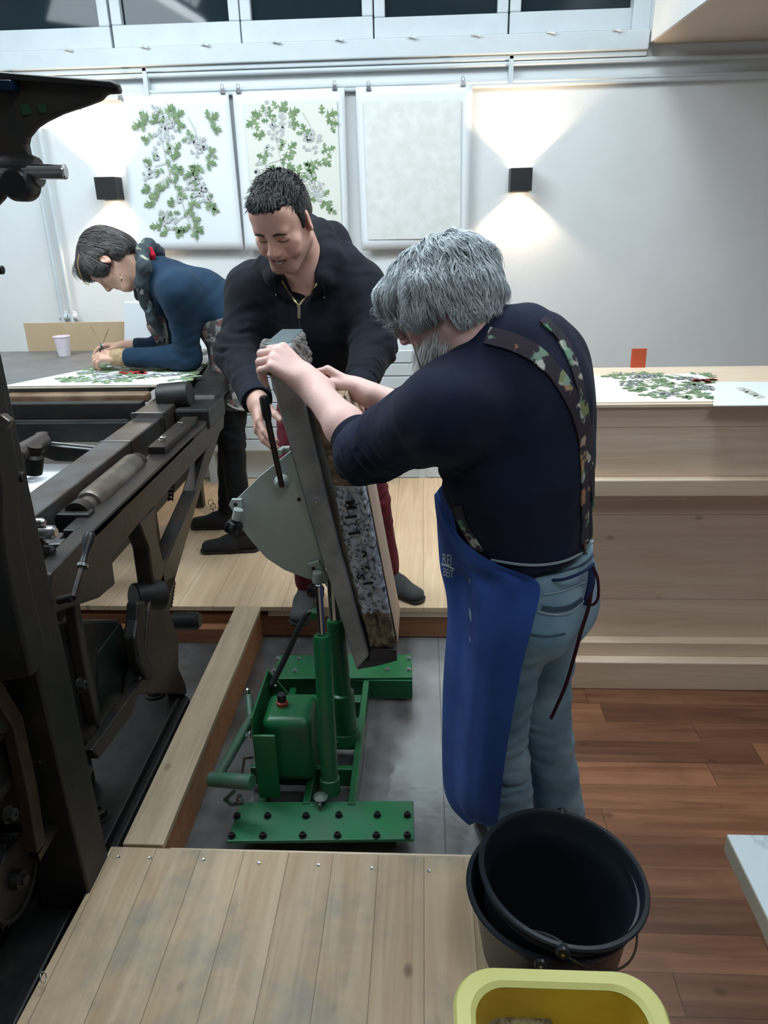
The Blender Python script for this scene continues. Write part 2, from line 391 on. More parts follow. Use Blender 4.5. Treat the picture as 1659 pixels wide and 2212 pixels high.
def headframe(c, f, up, s=1.0):
    f = V3(f).normalized(); u = V3(up); u = (u-f*u.dot(f)).normalized(); r = f.cross(u)
    c = V3(c)
    fn = lambda x, y, z: c+(r*x+f*y+u*z)*s
    fn.c, fn.f, fn.u, fn.r, fn.s = c, f, u, r, s
    return fn
def add_head(S, H, smile=False, female=False):
    s = H.s; ax = (H.r, H.f, H.u); E = lambda c, r, k=.02, sub=False: S.ell(H(*c), [x*s for x in r], ax, k*s, sub)
    Cp = lambda a, b, r1, r2=None, k=.012, sub=False: S.cap(H(*a), H(*b), r1*s, (r1 if r2 is None else r2)*s, k*s, sub=sub)
    jw = .9 if female else 1
    E((0, -.012, .035), (.074, .096, .082)); E((0, .03, -.02), (.064*jw, .068, .085), .03)
    E((0, .045, -.06), (.05*jw, .048, .055), .03)
    Cp((-.018*jw, .082, -.1), (.018*jw, .082, -.1), .0165, k=.025)
    for sg in (-1, 1):
        Cp((sg*.056*jw, .0, -.062), (sg*.022*jw, .078, -.1), .017, .015, .025)
        E((sg*.045, .066, -.022), (.022, .018, .018), .02)
    Cp((-.036, .087, .026), (.036, .087, .026), .0125, k=.02)
    E((0, .06, .06), (.058, .035, .04), .03)
    for sg in (-1, 1): E((sg*.032, .103, .004), (.02, .016, .0125), .014, True)
    for sg in (-1, 1): E((sg*.032, .081, .003), (.0155, .0135, .0125), .006)      # lids
    Cp((0, .096, .014), (0, .118, -.026), .0085, .0115, .014)
    for sg in (-1, 1): E((sg*.0135, .107, -.031), (.009, .0115, .008), .007)
    for sg in (-1, 1): E((sg*.007, .113, -.041), (.0035, .005, .0035), .003, True)
    E((0, .082, -.062), (.03, .02, .022), .02)      # muzzle
    if smile:
        Cp((-.026, .088, -.056), (0, .1, -.061), .0055, .0065, .006); Cp((.026, .088, -.056), (0, .1, -.061), .0055, .0065, .006)
        Cp((-.024, .087, -.062), (0, .097, -.076), .005, .0075, .006); Cp((.024, .087, -.062), (0, .097, -.076), .005, .0075, .006)
        for sg in (-1, 1):
            Cp((sg*.024, .094, -.0585), (0, .107, -.0675), .0028, .004, .003, True)
            Cp((sg*.03, .094, -.032), (sg*.04, .082, -.07), .0035, .003, .01, True)
            E((sg*.044, .075, -.045), (.018, .016, .018), .016)
    else:
        Cp((-.021, .093, -.06), (.021, .093, -.06), .0055, k=.006); Cp((-.018, .092, -.071), (.018, .092, -.071), .0065, k=.006)
        Cp((-.024, .101, -.0655), (.024, .101, -.0655), .0022, k=.004, sub=True)
    for sg in (-1, 1):
        S.ell(H(sg*.077, -.006, -.008), [.006*s, .018*s, .031*s], ((H.r*1+H.f*-.35*sg), H.f, H.u), .006*s)
        E((sg*.083, -.004, -.004), (.004, .009, .017), .004, True)
        E((sg*.078, -.004, -.033), (.006, .009, .009), .004)
def head_tint(V, H, base=(.62, .36, .27), lips=(.45, .17, .15), flush=(.62, .27, .21), stub=None, dark=(.02, .012, .01), smile=False, flushamt=.5):
    Cc = np.tile(np.array(base), (len(V), 1)); q = V-np.array(H.c)
    x = q@np.array(H.r)/H.s; y = q@np.array(H.f)/H.s; z = q@np.array(H.u)/H.s
    def blob(c, rad, pw=2): return np.exp(-(((x-c[0])/rad[0])**2+((y-c[1])/rad[1])**2+((z-c[2])/rad[2])**2)**(pw/2))
    def mix(wt, col):
        nonlocal Cc; Cc = Cc*(1-wt[:, None])+np.array(col)*wt[:, None]
    for sg in (-1, 1): mix(blob((sg*.045, .07, -.03), (.025, .03, .022))*flushamt, flush); mix(blob((sg*.08, 0, -.005), (.02, .03, .035), 4)*flushamt*1.2, flush)
    mix(blob((0, .115, -.028), (.018, .02, .018))*flushamt, flush)
    if stub:
        wt = np.clip((-.045-z)/.02, 0, 1)*np.clip((y-.0)/.02, 0, 1)*(np.abs(x) < .075)*np.clip((z+.14)/.02, 0, 1); mix(wt*.45, stub)
    zc = -.066+(.1*(x/.03)**2*.09 if smile else 0)
    wt = np.exp(-(((z-zc)/.0125)**4+(x/.027)**6))*np.clip((y-.085)/.005, 0, 1); mix(wt*.85, lips)
    wt = np.exp(-(((z-zc-.001)/(.0032 if smile else .0016))**4+(x/.024)**6))*np.clip((y-.085)/.005, 0, 1)
    mix(wt, dark if not smile else (.10, .03, .03))
    return np.clip(Cc, 0, 1)
def add_hand(S, wr, d, nrm, thumb, curl=(.5, .55, .6, .65), s=1.0, spread=.05, tcurl=.4, tdir=(.8, .55, .25), wr_r=.026):
    """wr wrist, d towards the knuckles, nrm out of the palm, thumb = the side the thumb is on; tdir = thumb in (d, thumb, nrm)"""
    wr = V3(wr); d = V3(d).normalized(); nrm = V3(nrm); nrm = (nrm-d*nrm.dot(d)).normalized(); t = V3(thumb); t = (t-d*t.dot(d)-nrm*t.dot(nrm)).normalized()
    kn = [(.031, .090), (.0105, .095), (-.0105, .089), (-.0300, .080)]
    ln = [(.042, .026, .021), (.046, .029, .022), (.042, .027, .021), (.034, .021, .019)]; rr = [.0092, .0095, .009, .0082]
    S.cap(wr-d*.03*s, wr+d*.02*s, wr_r*s, .024*s, .02*s, flat=(t, 1.25))
    for i, ((o, l), lens, r) in enumerate(zip(kn, ln, rr)):
        a = wr+d*.012*s+t*o*.5*s; b = wr+d*l*s+t*o*s-nrm*.003*s
        S.cap(a, b, .0145*s, .0115*s, .014*s)
        dd = (d+t*spread*(1.5-i)).normalized(); nf = (nrm-dd*nrm.dot(dd)).normalized(); p = b
        cu = curl[i] if isinstance(curl[i], (tuple, list)) else (curl[i], curl[i]*1.2, curl[i]*.8)
        for j, ll in enumerate(lens):
            c = cu[j]; dd, nf = dd*math.cos(c)+nf*math.sin(c), nf*math.cos(c)-dd*math.sin(c)
            q = p+dd*ll*s; S.cap(p, q, r*s*(1.06-.07*j), r*s*(1.0-.07*j), .003*s); p = q
    p = wr+d*.022*s+t*.022*s+nrm*.006*s; dd = (d*tdir[0]+t*tdir[1]+nrm*tdir[2]).normalized(); ax = dd.cross(nrm).normalized()
    q = p+dd*.046*s; S.cap(p, q, .0165*s, .0125*s, .012*s); p = q
    turn = (d*.9-t*.6*tcurl+nrm*tcurl); 
    for ll, r1, r2 in ((.034, .0115, .0105), (.028, .0102, .0085)):
        dd = (dd*(1-tcurl*.5)+turn*tcurl*.6).normalized(); q = p+dd*ll*s; S.cap(p, q, r1*s, r2*s, .004*s); p = q
def decal(bvh_list, px, width=None, off=.002):
    """points on the nearest of the surfaces under the given pixels, lifted by off: where a strap, seam or zip lies on cloth"""
    out = []
    for x, y in px:
        d = raydir(x, y); best = None
        for b in bvh_list:
            h = b.ray_cast(CAM, d)
            if h[0] is not None and (best is None or h[3] < best[3]): best = h
        if best is not None: out.append((best[0]+best[1]*off*(1 if best[1].dot(d) < 0 else -1), best[1]*(1 if best[1].dot(d) < 0 else -1)))
    return out
def interp_px(px, n=6):
    o = spline([Vector((a, b, 0)) for a, b in px], n); return [(p.x, p.y) for p in o]
def ribbon(name, pts, width, m, parent, th=.0016):
    """strap lying on a surface: pts = (point, normal)"""
    mb = MB(); k = len(pts); rows = []
    for i, (p, n) in enumerate(pts):
        d = (pts[min(i+1, k-1)][0]-pts[max(i-1, 0)][0]).normalized(); sd = d.cross(n).normalized(); w = width[i*len(width)//k] if isinstance(width, list) else width
        rows.append([p-sd*w/2-n*.001, p-sd*w/2+n*th, p+n*th*1.3, p+sd*w/2+n*th, p+sd*w/2-n*.001])
    mb.grid(rows); return mb.build(name, m, parent, smooth=True)
def bvh(V, Fc): return BVHTree.FromPolygons([tuple(v) for v in V], [tuple(int(i) for i in f) for f in Fc])
def strands(name, roots, m, parent, taper=.3, tint=None):
    """roots: list of polylines; every lock is a thin flat tapering blade"""
    mb = MB(); cols = []; rt = random.Random(9)
    for path, wd, nrm in roots:
        k = len(path); rows = []
        for i, p in enumerate(path):
            d = (path[min(i+1, k-1)]-path[max(i-1, 0)]).normalized(); sd = d.cross(nrm).normalized()
            ww = wd*(1-(1-taper)*(i/(k-1))**2)*.5; rows.append([p-sd*ww, p+nrm*ww*.5, p+sd*ww])
        mb.grid(rows); cols += [rt.uniform(0, 1)]*(3*k)
    o = mb.build(name, m, parent, smooth=False)
    if tint:
        c = np.array(cols)[:, None]**1.3; a, b = np.array(tint[0]), np.array(tint[1]); C_ = a*(1-c)+b*c
        at_ = o.data.color_attributes.new('tint', 'FLOAT_COLOR', 'POINT'); at_.data.foreach_set('color', np.concatenate([C_, np.ones((len(C_), 1))], 1).astype(np.float32).ravel())
    return o
# ------------------------------------------------------------------ palette
WHITE = mat('wall_paint', (.72, .74, .75), .8, var=.05, vscale=3, bump=.0006, bscale=90)
CEILW = mat('ceiling_paint', (.74, .74, .73), .85)
TRIMW = mat('trim_paint', (.56, .61, .64), .5, var=.05, bump=.0004, bscale=40)
SOFF = mat('soffit_paint', (.55, .46, .38), .85)
PLANKS = wood('pale_spruce_boards', (.50, .35, .21), (.62, .47, .31), .117, 0, .008, .85, (.22, .24, .235), .75, .6, .26)
PLANKS2 = wood('clean_spruce_boards', (.60, .42, .26), (.72, .54, .36), .15, 0, .006, .8, (.52, .36, .22), .3, .55, .14)
PINE = wood('pine_panel', (.72, .54, .40), (.80, .64, .50), .34, 2, .003, .8, None, 0, .55, .08)
PINE1 = wood('pine_board', (.72, .55, .40), (.82, .66, .50), 2.0, 2, 0, .8, None, 0, .55, .06)
JOIST = wood('joist_top', (.47, .35, .23), (.60, .47, .33), 3.0, 0, 0, .6, (.36, .30, .24), .5, .6, .06)
JOISTD = wood('brown_joist', (.24, .095, .042), (.34, .145, .065), 3.0, 2, 0, .4, None, 0, .6, .1)
PARQ = wood('red_brown_floor', (.16, .062, .030), (.28, .122, .062), .105, 1, .006, .55, (.09, .035, .02), .35, .4, .75, .8, plen=.95)
BLACKM = mat('black_machine_paint', (.005, .0055, .006), .5, 0, .4, 14, (.012, .010, .008), .0008, 50)
IRON = mat('worn_cast_iron', (.022, .021, .020), .42, .4, .5, 9, (.045, .030, .020), .0007, 60)
RAIL = mat('bare_steel_rail', (.13, .13, .13), .34, .7, .4, 7, (.10, .065, .045), .0004, 70)
BROWNM = mat('brown_stained_iron', (.05, .036, .028), .5, .3, .5, 8, (.018, .024, .02), .0012, 30)
CHROME = mat('polished_steel', (.55, .56, .57), .16, 1)
GREEN = mat('green_enamel', (.005, .125, .034), .36, 0, .35, 6, (.012, .085, .035), .0003, 40)
GREEND = mat('worn_green_paint', (.03, .13, .07), .45, .1, .5, 12, (.10, .13, .11), .0006, 60)
BLKP = mat('black_plastic', (.008, .008, .009), .35)
# ------------------------------------------------------------------ room shell
def struct(o): o['kind'] = 'structure'; return o
YW = 4.4; zs = at(700, 88, Y=4.34).z; XL, XR, YB, ZC = -3.6, 2.6, -2.2, 3.5
PZ0 = .16
fl = struct(box('floor', (.27, XR, YB, YW, -.06, 0), PARQ, None, 0))
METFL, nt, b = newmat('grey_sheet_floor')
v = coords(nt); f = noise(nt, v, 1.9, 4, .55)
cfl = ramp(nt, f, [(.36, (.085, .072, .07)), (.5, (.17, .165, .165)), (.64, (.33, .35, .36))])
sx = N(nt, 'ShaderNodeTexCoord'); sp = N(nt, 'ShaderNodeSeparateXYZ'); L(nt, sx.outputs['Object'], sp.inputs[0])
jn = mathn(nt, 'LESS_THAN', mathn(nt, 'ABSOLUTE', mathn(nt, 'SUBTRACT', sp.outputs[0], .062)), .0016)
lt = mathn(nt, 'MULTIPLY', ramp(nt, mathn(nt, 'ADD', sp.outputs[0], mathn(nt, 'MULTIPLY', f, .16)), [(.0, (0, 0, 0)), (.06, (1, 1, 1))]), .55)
cfl = mixc(nt, lt, cfl, (.42, .45, .46))  # right part paler: the floor's bright reflection put into its colour
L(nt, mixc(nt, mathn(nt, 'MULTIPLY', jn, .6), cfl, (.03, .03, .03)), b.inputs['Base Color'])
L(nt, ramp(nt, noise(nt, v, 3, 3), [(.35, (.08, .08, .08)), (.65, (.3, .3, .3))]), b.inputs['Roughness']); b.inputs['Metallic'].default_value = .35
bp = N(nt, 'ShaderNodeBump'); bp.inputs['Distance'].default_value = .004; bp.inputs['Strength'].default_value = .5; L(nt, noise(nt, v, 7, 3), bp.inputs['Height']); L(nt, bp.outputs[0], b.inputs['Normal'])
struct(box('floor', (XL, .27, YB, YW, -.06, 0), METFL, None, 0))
struct(box('wall_back', (XL, XR, YW, YW+.1, 0, zs-.01), WHITE, None, 0))
struct(box('wall_back_upper', (XL, XR, YW+.25, YW+.35, 2.45, ZC), WHITE, None, 0))
struct(box('wall_left', (XL-.1, XL, YB, YW+.3, 0, ZC), WHITE, None, 0))
struct(box('wall_right', (XR, XR+.1, YB, YW+.3, 0, ZC), WHITE, None, 0))
struct(box('wall_rear', (XL, XR, YB-.1, YB, 0, ZC), mat('rear_wall_paint', (.35, .36, .36), .8), None, 0))
struct(box('ceiling', (XL, XR, YB, YW+.3, ZC, ZC+.1), CEILW, None, 0))
# boxed-in beam at the upper right: white cheek, brown underside
SX = at(1403, 97, Y=YW).x; SZ = at(1403, 97, Y=YW).z
struct(box('trim_1', (SX, XR, -.5, YW, SZ, ZC), SOFF, None, .002))
struct(box('trim_2', (SX-.012, SX, -.5, YW, SZ+.002, ZC), WHITE, None, 0))
# sill band below the windows, ledge, mouldings
struct(MB().box(XL, SX-.02, YW-.07, YW+.12, zs-.085, zs).box(XL, SX-.02, YW-.05, YW, zs-.11, zs-.085).build('trim_3', TRIMW, None, .006))
struct(box('trim_4', (XL, XR, YW-.035, YW, zs-.225, zs-.195), TRIMW, None, .008))
struct(box('baseboard_back', (XL, XR, YW-.022, YW, PZ0, PZ0+.17), TRIMW, None, .004))
# windows: dark panes in white casements
GLASSD, nt, b = newmat('dark_window_glass'); b.inputs['Base Color'].default_value = (.012, .022, .028, 1); b.inputs['Roughness'].default_value = .05; b.inputs['Specular IOR Level'].default_value = .22
edges = [(-60, 220), (268, 498), (545, 783), (832, 1073), (1124, 1372)]
for i, (xa, xb) in enumerate(edges):
    yb = (66, 53, 43, 36, 24)[i]
    a = at(xa, yb, Y=YW+.055); c = at(xb, yb, Y=YW+.055); z0 = (a.z+c.z)/2; gl, gr = a.x, c.x
    wn = thing('window', None, None, ((gl+gr)/2, YW+.05, z0)); wn.name = 'window_%d' % (i+1); wn['kind'] = 'structure'
    l2, r2 = gl-.055, gr+.055
    mb = MB().box(l2, r2, YW+.02, YW+.08, zs+.012, z0).box(l2, gl, YW+.02, YW+.08, z0, ZC-.15).box(gr, r2, YW+.02, YW+.08, z0, ZC-.15).box(l2, r2, YW+.02, YW+.08, ZC-.2, ZC-.1)
    mb.build('window_frame', TRIMW, wn, .006)
    box('pane', (gl, gr, YW+.055, YW+.061, z0, ZC-.2), GLASSD, wn, 0)
    for q in (.22, .78):
        px_ = gl+(gr-gl)*q
        MB().cyl((px_, YW-.075, zs+.004), (px_+.035, YW-.085, zs-.006), .006, n=10).cyl((px_, YW-.06, zs+.004), (px_, YW-.085, zs+.004), .008, n=10).build('window_catch', TRIMW, wn, 0, smooth=True)
struct(box('trim_5', (SX-.10, SX-.012, YW-.02, YW+.1, zs, ZC), TRIMW, None, .004))
# picture rail with two pipes and brackets
rz = at(700, 186, Y=YW-.05).z
rail = thing('picture_rail', 'white rail running along the wall above the three prints', 'rail', (0, YW-.03, rz))
MB().cyl((XL, YW-.03, rz), (XR, YW-.03, rz), .010, n=12).build('rod', TRIMW, rail, 0, smooth=True)
MB().cyl((XL, YW-.03, rz+.075), (XR, YW-.03, rz+.075), .013, n=12).build('pipe', TRIMW, rail, 0, smooth=True)
for x in (315, 1103):
    p = at(x, 165, Y=YW-.03)
    box('bracket', (p.x-.012, p.x+.012, YW-.05, YW, rz-.02, rz+.13), TRIMW, rail, .003)
# ------------------------------------------------------------------ platforms and joist
pxr = at(970, 1308, Z=PZ0).x+.16
pf = thing('wooden_platform', 'pale board platform at the back, the two printers and painter stand on it', 'platform', (-1, 3.5, 0), 'raised wooden platforms')
box('deck', (XL, pxr, 2.735, YW-.024, PZ0-.022, PZ0), PLANKS2, pf, .002)
box('top_batten', (at(565, 1330, Y=2.75).x+.03, pxr-.005, 2.745, 2.79, PZ0-.052, PZ0-.022), PINE1, pf, .002)
box('fascia', (XL, pxr-.01, 2.757, 2.80, .004, PZ0-.052), JOISTD, pf, .003)
box('lower_batten', (XL, -.803, 2.70, 2.757, .0, .07), JOISTD, pf, .002)
pf2 = thing('wooden_platform', 'stained board platform in the foreground, below the green jack', 'platform', (-.3, .8, 0), 'raised wooden platforms')
xr2 = at(1050, 1850, Z=PZ0).x
MB().prism([(-.827, 1.448, PZ0-.024), (xr2, 1.436, PZ0-.024), (xr2+.02, -.6, PZ0-.024), (-.9, -.6, PZ0-.024)], (0, 0, .024)).build('deck', PLANKS, pf2, .002)
box('edge_board', (-.68, xr2-.01, 1.45, 1.475, .01, PZ0-.028), PINE1, pf2, .002)
box('edge_batten', (-.69, xr2-.005, 1.44, 1.462, PZ0-.05, PZ0-.020), JOIST, pf2, .002)
for x in (-.7, -.2): box('bearer', (x-.03, x+.03, -.5, 1.43, 0, PZ0-.024), JOISTD, pf2, 0)
SCREW = mat('zinc_screw', (.45, .47, .48), .35, 1)
for x, y in ((425/1.659, 1780+118/1.659), (537/1.659, 1780+122/1.659), (729/1.659, 1857), (928/1.659, 1780+140/1.659), (1141/1.659, 1780+147/1.659), (1331/1.659, 1780+158/1.659), (1537/1.659, 1780+169/1.659)):
    p = at(x, y, Z=PZ0+.0005)
    MB().lathe([(.0, .0002), (.0022, .0001), (.0045, .0008), (.0045, -.001)], p, (0, 0, 1), 12).build('screw', SCREW, pf2, 0, smooth=True)
jo = thing('timber_joist', 'long pale timber joist between the two platforms, left of the green jack', 'timber', (-.745, 2.1, 0))
box('top_board', (-.800, -.690, 1.456, 2.733, PZ0-.022, PZ0+.001), JOIST, jo, .003)
box('side_board', (-.722, -.694, 1.478, 2.733, .0, PZ0-.022), wood('orange_joist', (.36, .15, .06), (.47, .22, .10), 3, 2, 0, .5, None, 0, .55, .05), jo, .002)
box('side_board', (-.798, -.77, 1.478, 2.69, .0, PZ0-.022), JOISTD, jo, .002)
# ------------------------------------------------------------------ pine cabinet at the right
YC = 2.40
def zc(y): return at(1450, y, Y=YC).z
x0c = .50; x1c = 2.3; ztop = zc(875)
cb = thing('pine_cabinet', 'large pale pine chest behind the grey-haired man, prints on its top', 'cabinet', ((x0c+x1c)/2, YC+.3, 0))
box('base_step', (x0c, x1c, YC, YC+.62, 0, zc(1432)), PINE1, cb, .004)
box('lower_rail', (x0c, x1c, YC+.045, YC+.6, zc(1432), zc(1403)), PINE1, cb, .003)
box('front_panel', (x0c, x1c, YC+.09, YC+.6, zc(1403), zc(1072)), PINE, cb, .002)
box('ledge', (x0c, x1c, YC-.005, YC+.6, zc(1072), zc(1036)), PINE1, cb, .004)
box('upper_box', (x0c, x1c, YC+.03, YC+.62, zc(1036), ztop-.012), PINE, cb, .003)
box('top_panel', (x0c-.004, x1c, YC+.015, YC+.63, ztop-.012, ztop), PINE1, cb, .002)
# red notice standing on the far end of the chest
rs = thing('red_sign', 'orange-red upright strip behind the prints on the pine chest', 'sign', at(1380, 806, Y=3.0))
a, c = at(1366, 753, Y=3.03), at(1394, 808, Y=3.03)
MB().prism([at(1366, 754, Y=3.02), at(1398, 753, Y=3.02), at(1392, 812, Y=3.02), at(1361, 812, Y=3.02)], (0, .012, 0)).build('panel', mat('red_card', (.52, .085, .03), .6, var=.15), rs, .001)
# ------------------------------------------------------------------ prints (hawthorn sprays)
PAPER = mat('white_paper', (.74, .77, .80), .75); PAPERC = mat('cream_paper', (.80, .76, .68), .75)
PRG = mat('print_leaf_green', (.12, .20, .09), .8, var=.5, vscale=30, vcol=(.25, .34, .18))
PRS = mat('print_stem_grey', (.50, .50, .44), .8); PRF = mat('print_flower_white', (.62, .64, .63), .8, var=.2, vscale=80)
PRD = mat('print_dark_dot', (.16, .16, .17), .8); PRT = mat('print_tint', (.70, .71, .64), .8)
PRR = mat('print_red_berry', (.55, .06, .05), .7)
rng = random.Random(3)
# positions inside a spray, in units of the sheet (0..1, y downwards), read off the first print
LEAVES = [(.20,.16,200,1.2),(.26,.13,150,1),(.32,.17,110,1),(.39,.12,60,1.1),(.46,.13,20,1.1),(.50,.17,-20,.9),(.80,.17,30,1.2),(.84,.20,-10,.9),(.62,.27,120,.9),(.25,.26,170,.9),
          (.40,.38,-10,1),(.45,.35,40,1),(.44,.42,-30,1),(.26,.40,160,.9),(.32,.45,230,.8),(.70,.43,250,1.2),(.66,.46,220,1.1),(.76,.40,-30,1),(.80,.36,20,.8),(.22,.56,190,1),(.30,.60,200,1.1),(.38,.57,150,1),
          (.44,.55,60,.9),(.52,.51,80,.9),(.48,.60,-20,1),(.27,.66,180,1.2),(.63,.57,40,.9),(.57,.70,-60,1.1),(.60,.66,-20,1),(.76,.67,-40,1.1),(.80,.72,-20,.8),(.42,.72,70,1),(.39,.76,160,.9),
          (.30,.82,190,1.1),(.36,.86,200,.9),(.48,.84,250,1),(.60,.80,-60,1.4),(.63,.86,-80,.9),(.52,.87,200,.8)]
FLOWERS = [(.30,.10,.05,8),(.42,.20,.09,26),(.36,.25,.07,14),(.70,.32,.09,26),(.66,.28,.05,8),(.22,.48,.07,16),(.30,.36,.05,9),(.68,.58,.1,24),(.74,.64,.06,12),(.40,.80,.07,14),(.34,.76,.05,8),(.50,.66,.04,6)]
STEMS = [[(.34,.20),(.38,.35),(.42,.50),(.50,.62),(.56,.76),(.66,.95)],[(.62,.14),(.68,.22),(.70,.30)],[(.42,.50),(.30,.56),(.24,.62)],[(.50,.62),(.60,.58),(.70,.60)],[(.40,.42),(.28,.44)],[(.56,.76),(.44,.82)],[(.38,.35),(.46,.30)]]
def leafshape(c, ang, s, U, Vv, Nn, o):
    pts = []; prof = [(0, .02), (.22, .05), (.42, .50), (.40, .13), (.55, .12), (.82, .46), (.74, .12), (.95, .20), (1.12, .0)]
    side = [(x, y) for x, y in prof]+[(x, -y) for x, y in prof[::-1][1:-1]]
    ca, sa = math.cos(ang), math.sin(ang); out = []
    for x, y in side:
        x, y = x*s, y*s*.9; out.append(o+U*(c[0]+x*ca-y*sa)+Vv*(c[1]+x*sa+y*ca)+Nn*.0012)
    return out
def spray(parent, o, U, Vv, Nn, w, h, seed=1, tint=False, green=True, berries=None, scale=1.0, only=None):
    """a printed hawthorn spray on a sheet: origin o = top left, U to the right, Vv downwards"""
    r = random.Random(seed); g = MB(); st = MB(); fl_ = MB(); dk = MB()
    def P(x, y, e=.001): return o+U*(x*w)+Vv*(y*h)+Nn*e
    def ngon(mb, c, rad, n=7, e=.0016): mb.add([P(*c, e)+U*rad*math.cos(2*math.pi*i/n)+Vv*rad*math.sin(2*math.pi*i/n) for i in range(n)], [tuple(range(n))])
    for path in STEMS:
        q = spline([P(x, y, .0008) for x, y in path], 5); rows = []
        for i, p in enumerate(q):
            d = (q[min(i+1, len(q)-1)]-q[max(i-1, 0)]).normalized(); sd = d.cross(Nn); rows.append([p-sd*.0025*scale, p+sd*.0025*scale])
        st.grid(rows)
    for x, y, a, s in LEAVES:
        for k in range(3):
            g_s = s*.040*w/.58*(1.15 if k == 1 else .8)*1.25; xx, yy = x+r.uniform(-.01, .01)+k*.01, y+r.uniform(-.01, .01)+k*.008
            pts = leafshape((xx*w, yy*h), R_(-a+r.uniform(-20, 20)+(k-1)*62), g_s, U, Vv, Nn*(1+.3*k), o)
            n = len(pts)//2; g.add(pts, [tuple(range(len(pts)))])
    for x, y, rad, n in FLOWERS:
        for i in range(n):
            a = r.uniform(0, 6.28); q = math.sqrt(r.random())*rad; c = (x+q*math.cos(a), y+q*.8*math.sin(a))
            for j in range(5):
                ngon(fl_, (c[0]+.009*math.cos(j*1.257+a), c[1]+.0072*math.sin(j*1.257+a)), .0042*scale, 6, .0017+.0001*(i % 5))
            ngon(dk, c, .0017*scale, 5, .0026)
    rb = MB()
    if berries:
        for i in range(16): ngon(rb, (berries[0]+r.uniform(-.09, .09), berries[1]+r.uniform(-.05, .05)), .011*scale, 8, .003)
    allm = MB(); mi = []
    for k_, m_ in enumerate((st, g, fl_, dk, rb)): allm.add(m_.v, m_.f); mi += [k_]*len(m_.f)
    me = bpy.data.meshes.new('printed_spray'); me.from_pydata(allm.v, [], allm.f); me.update()
    for m_ in (PRS, PRG, PRF, PRD, PRR): me.materials.append(m_)
    me.polygons.foreach_set('material_index', mi)
    link('printed_spray', me, None, parent)
def curledsheet(name, TL, TR, BL, BR, m, parent, amp=.02, nx=16, ny=16, Nn=Vector((0, -1, 0)), th=.0008):
    rows = []
    for j in range(ny+1):
        v = j/ny; rows.append([TL.lerp(TR, i/nx).lerp(BL.lerp(BR, i/nx), v)+Nn*(amp*math.sin(math.pi*i/nx)*.3*v+amp*v*v*(.6+.4*math.cos(5*i/nx))) for i in range(nx+1)])
    return MB().grid(rows).build(name, m, parent, smooth=True, solid=th)
clipm = mat('bulldog_clip_steel', (.3, .3, .31), .3, 1)
def clip(px, py, lab):
    p = at(px, py, Y=YW-.048); t = thing('bulldog_clip', lab, 'clip', p, 'bulldog clips on the picture rail')
    MB().prism([p+Vector((-.014, 0, -.016)), p+Vector((.014, 0, -.016)), p+Vector((.009, 0, .006)), p+Vector((-.009, 0, .006))], (0, -.008, 0)).build('jaw', clipm, t, .001)
    MB().tube([p+Vector((-.006, -.004, .004)), p+Vector((-.008, -.006, .02)), p+Vector((0, -.006, .027)), p+Vector((.008, -.006, .02)), p+Vector((.006, -.004, .004))], .0016, 6).build('handle', clipm, t, 0, smooth=True)
sheets = [((262, 208), (493, 200), (286, 541), (526, 539), 'hawthorn print on white paper, leftmost of the three sheets on the wall', 1),
          ((502, 200), (744, 189), (531, 541), (754, 541), 'hawthorn print on faintly tinted paper, behind the man in the hoodie', 2),
          ((768, 188), (1021, 181), (783, 541), (1011, 533), 'almost blank pale sheet hanging on the wall beside the lamp', 0)]
YS = YW-.045
for tl, tr, bl, br_, lab, k in sheets:
    TL, TR, BL, BR = (at(*q, Y=YS) for q in (tl, tr, bl, br_))
    t = thing('botanical_print', lab, 'print', (TL+TR)/2, 'sheets clipped to the wall')
    curledsheet('sheet', TL, TR, BL, BR, PAPER, t, .006, th=.0005)
    o = TL+Vector((0, -.0105, 0)); U = (TR-TL).normalized(); Vv = (BL-TL).normalized(); w_, h_ = (TR-TL).length, (BL-TL).length; Nn = Vector((0, -1, 0))
    if k == 1: spray(t, o, U, Vv, Nn, w_, h_, 4)
    if k == 2:
        MB().add([o+U*w_*q+Vv*h_*r for q, r in ((.1, .07), (.93, .07), (.93, .93), (.1, .93))], [(0, 1, 2, 3)]).build('printed_tint', PRT, t); spray(t, o-Nn*-.001, U, Vv, Nn, w_, h_, 8)
    if k == 0:
        MB().add([o+U*w_*q+Vv*h_*r for q, r in ((.06, .09), (.9, .09), (.9, .93), (.06, .93))], [(0, 1, 2, 3)]).build('printed_tint', mat('faint_grey_print', (.66, .67, .64), .8, var=.1, vscale=18, vcol=(.74, .75, .74)), t)
clip(260, 209, 'bulldog clip at the left corner of the leftmost print'); clip(481, 195, 'bulldog clip at the right corner of the leftmost print'); clip(515, 194, 'bulldog clip at the left corner of the middle print')
clip(723, 187, 'bulldog clip at the right corner of the middle print'); clip(796, 188, 'bulldog clip at the left corner of the blank sheet'); clip(1000, 178, 'bulldog clip at the right corner of the blank sheet')
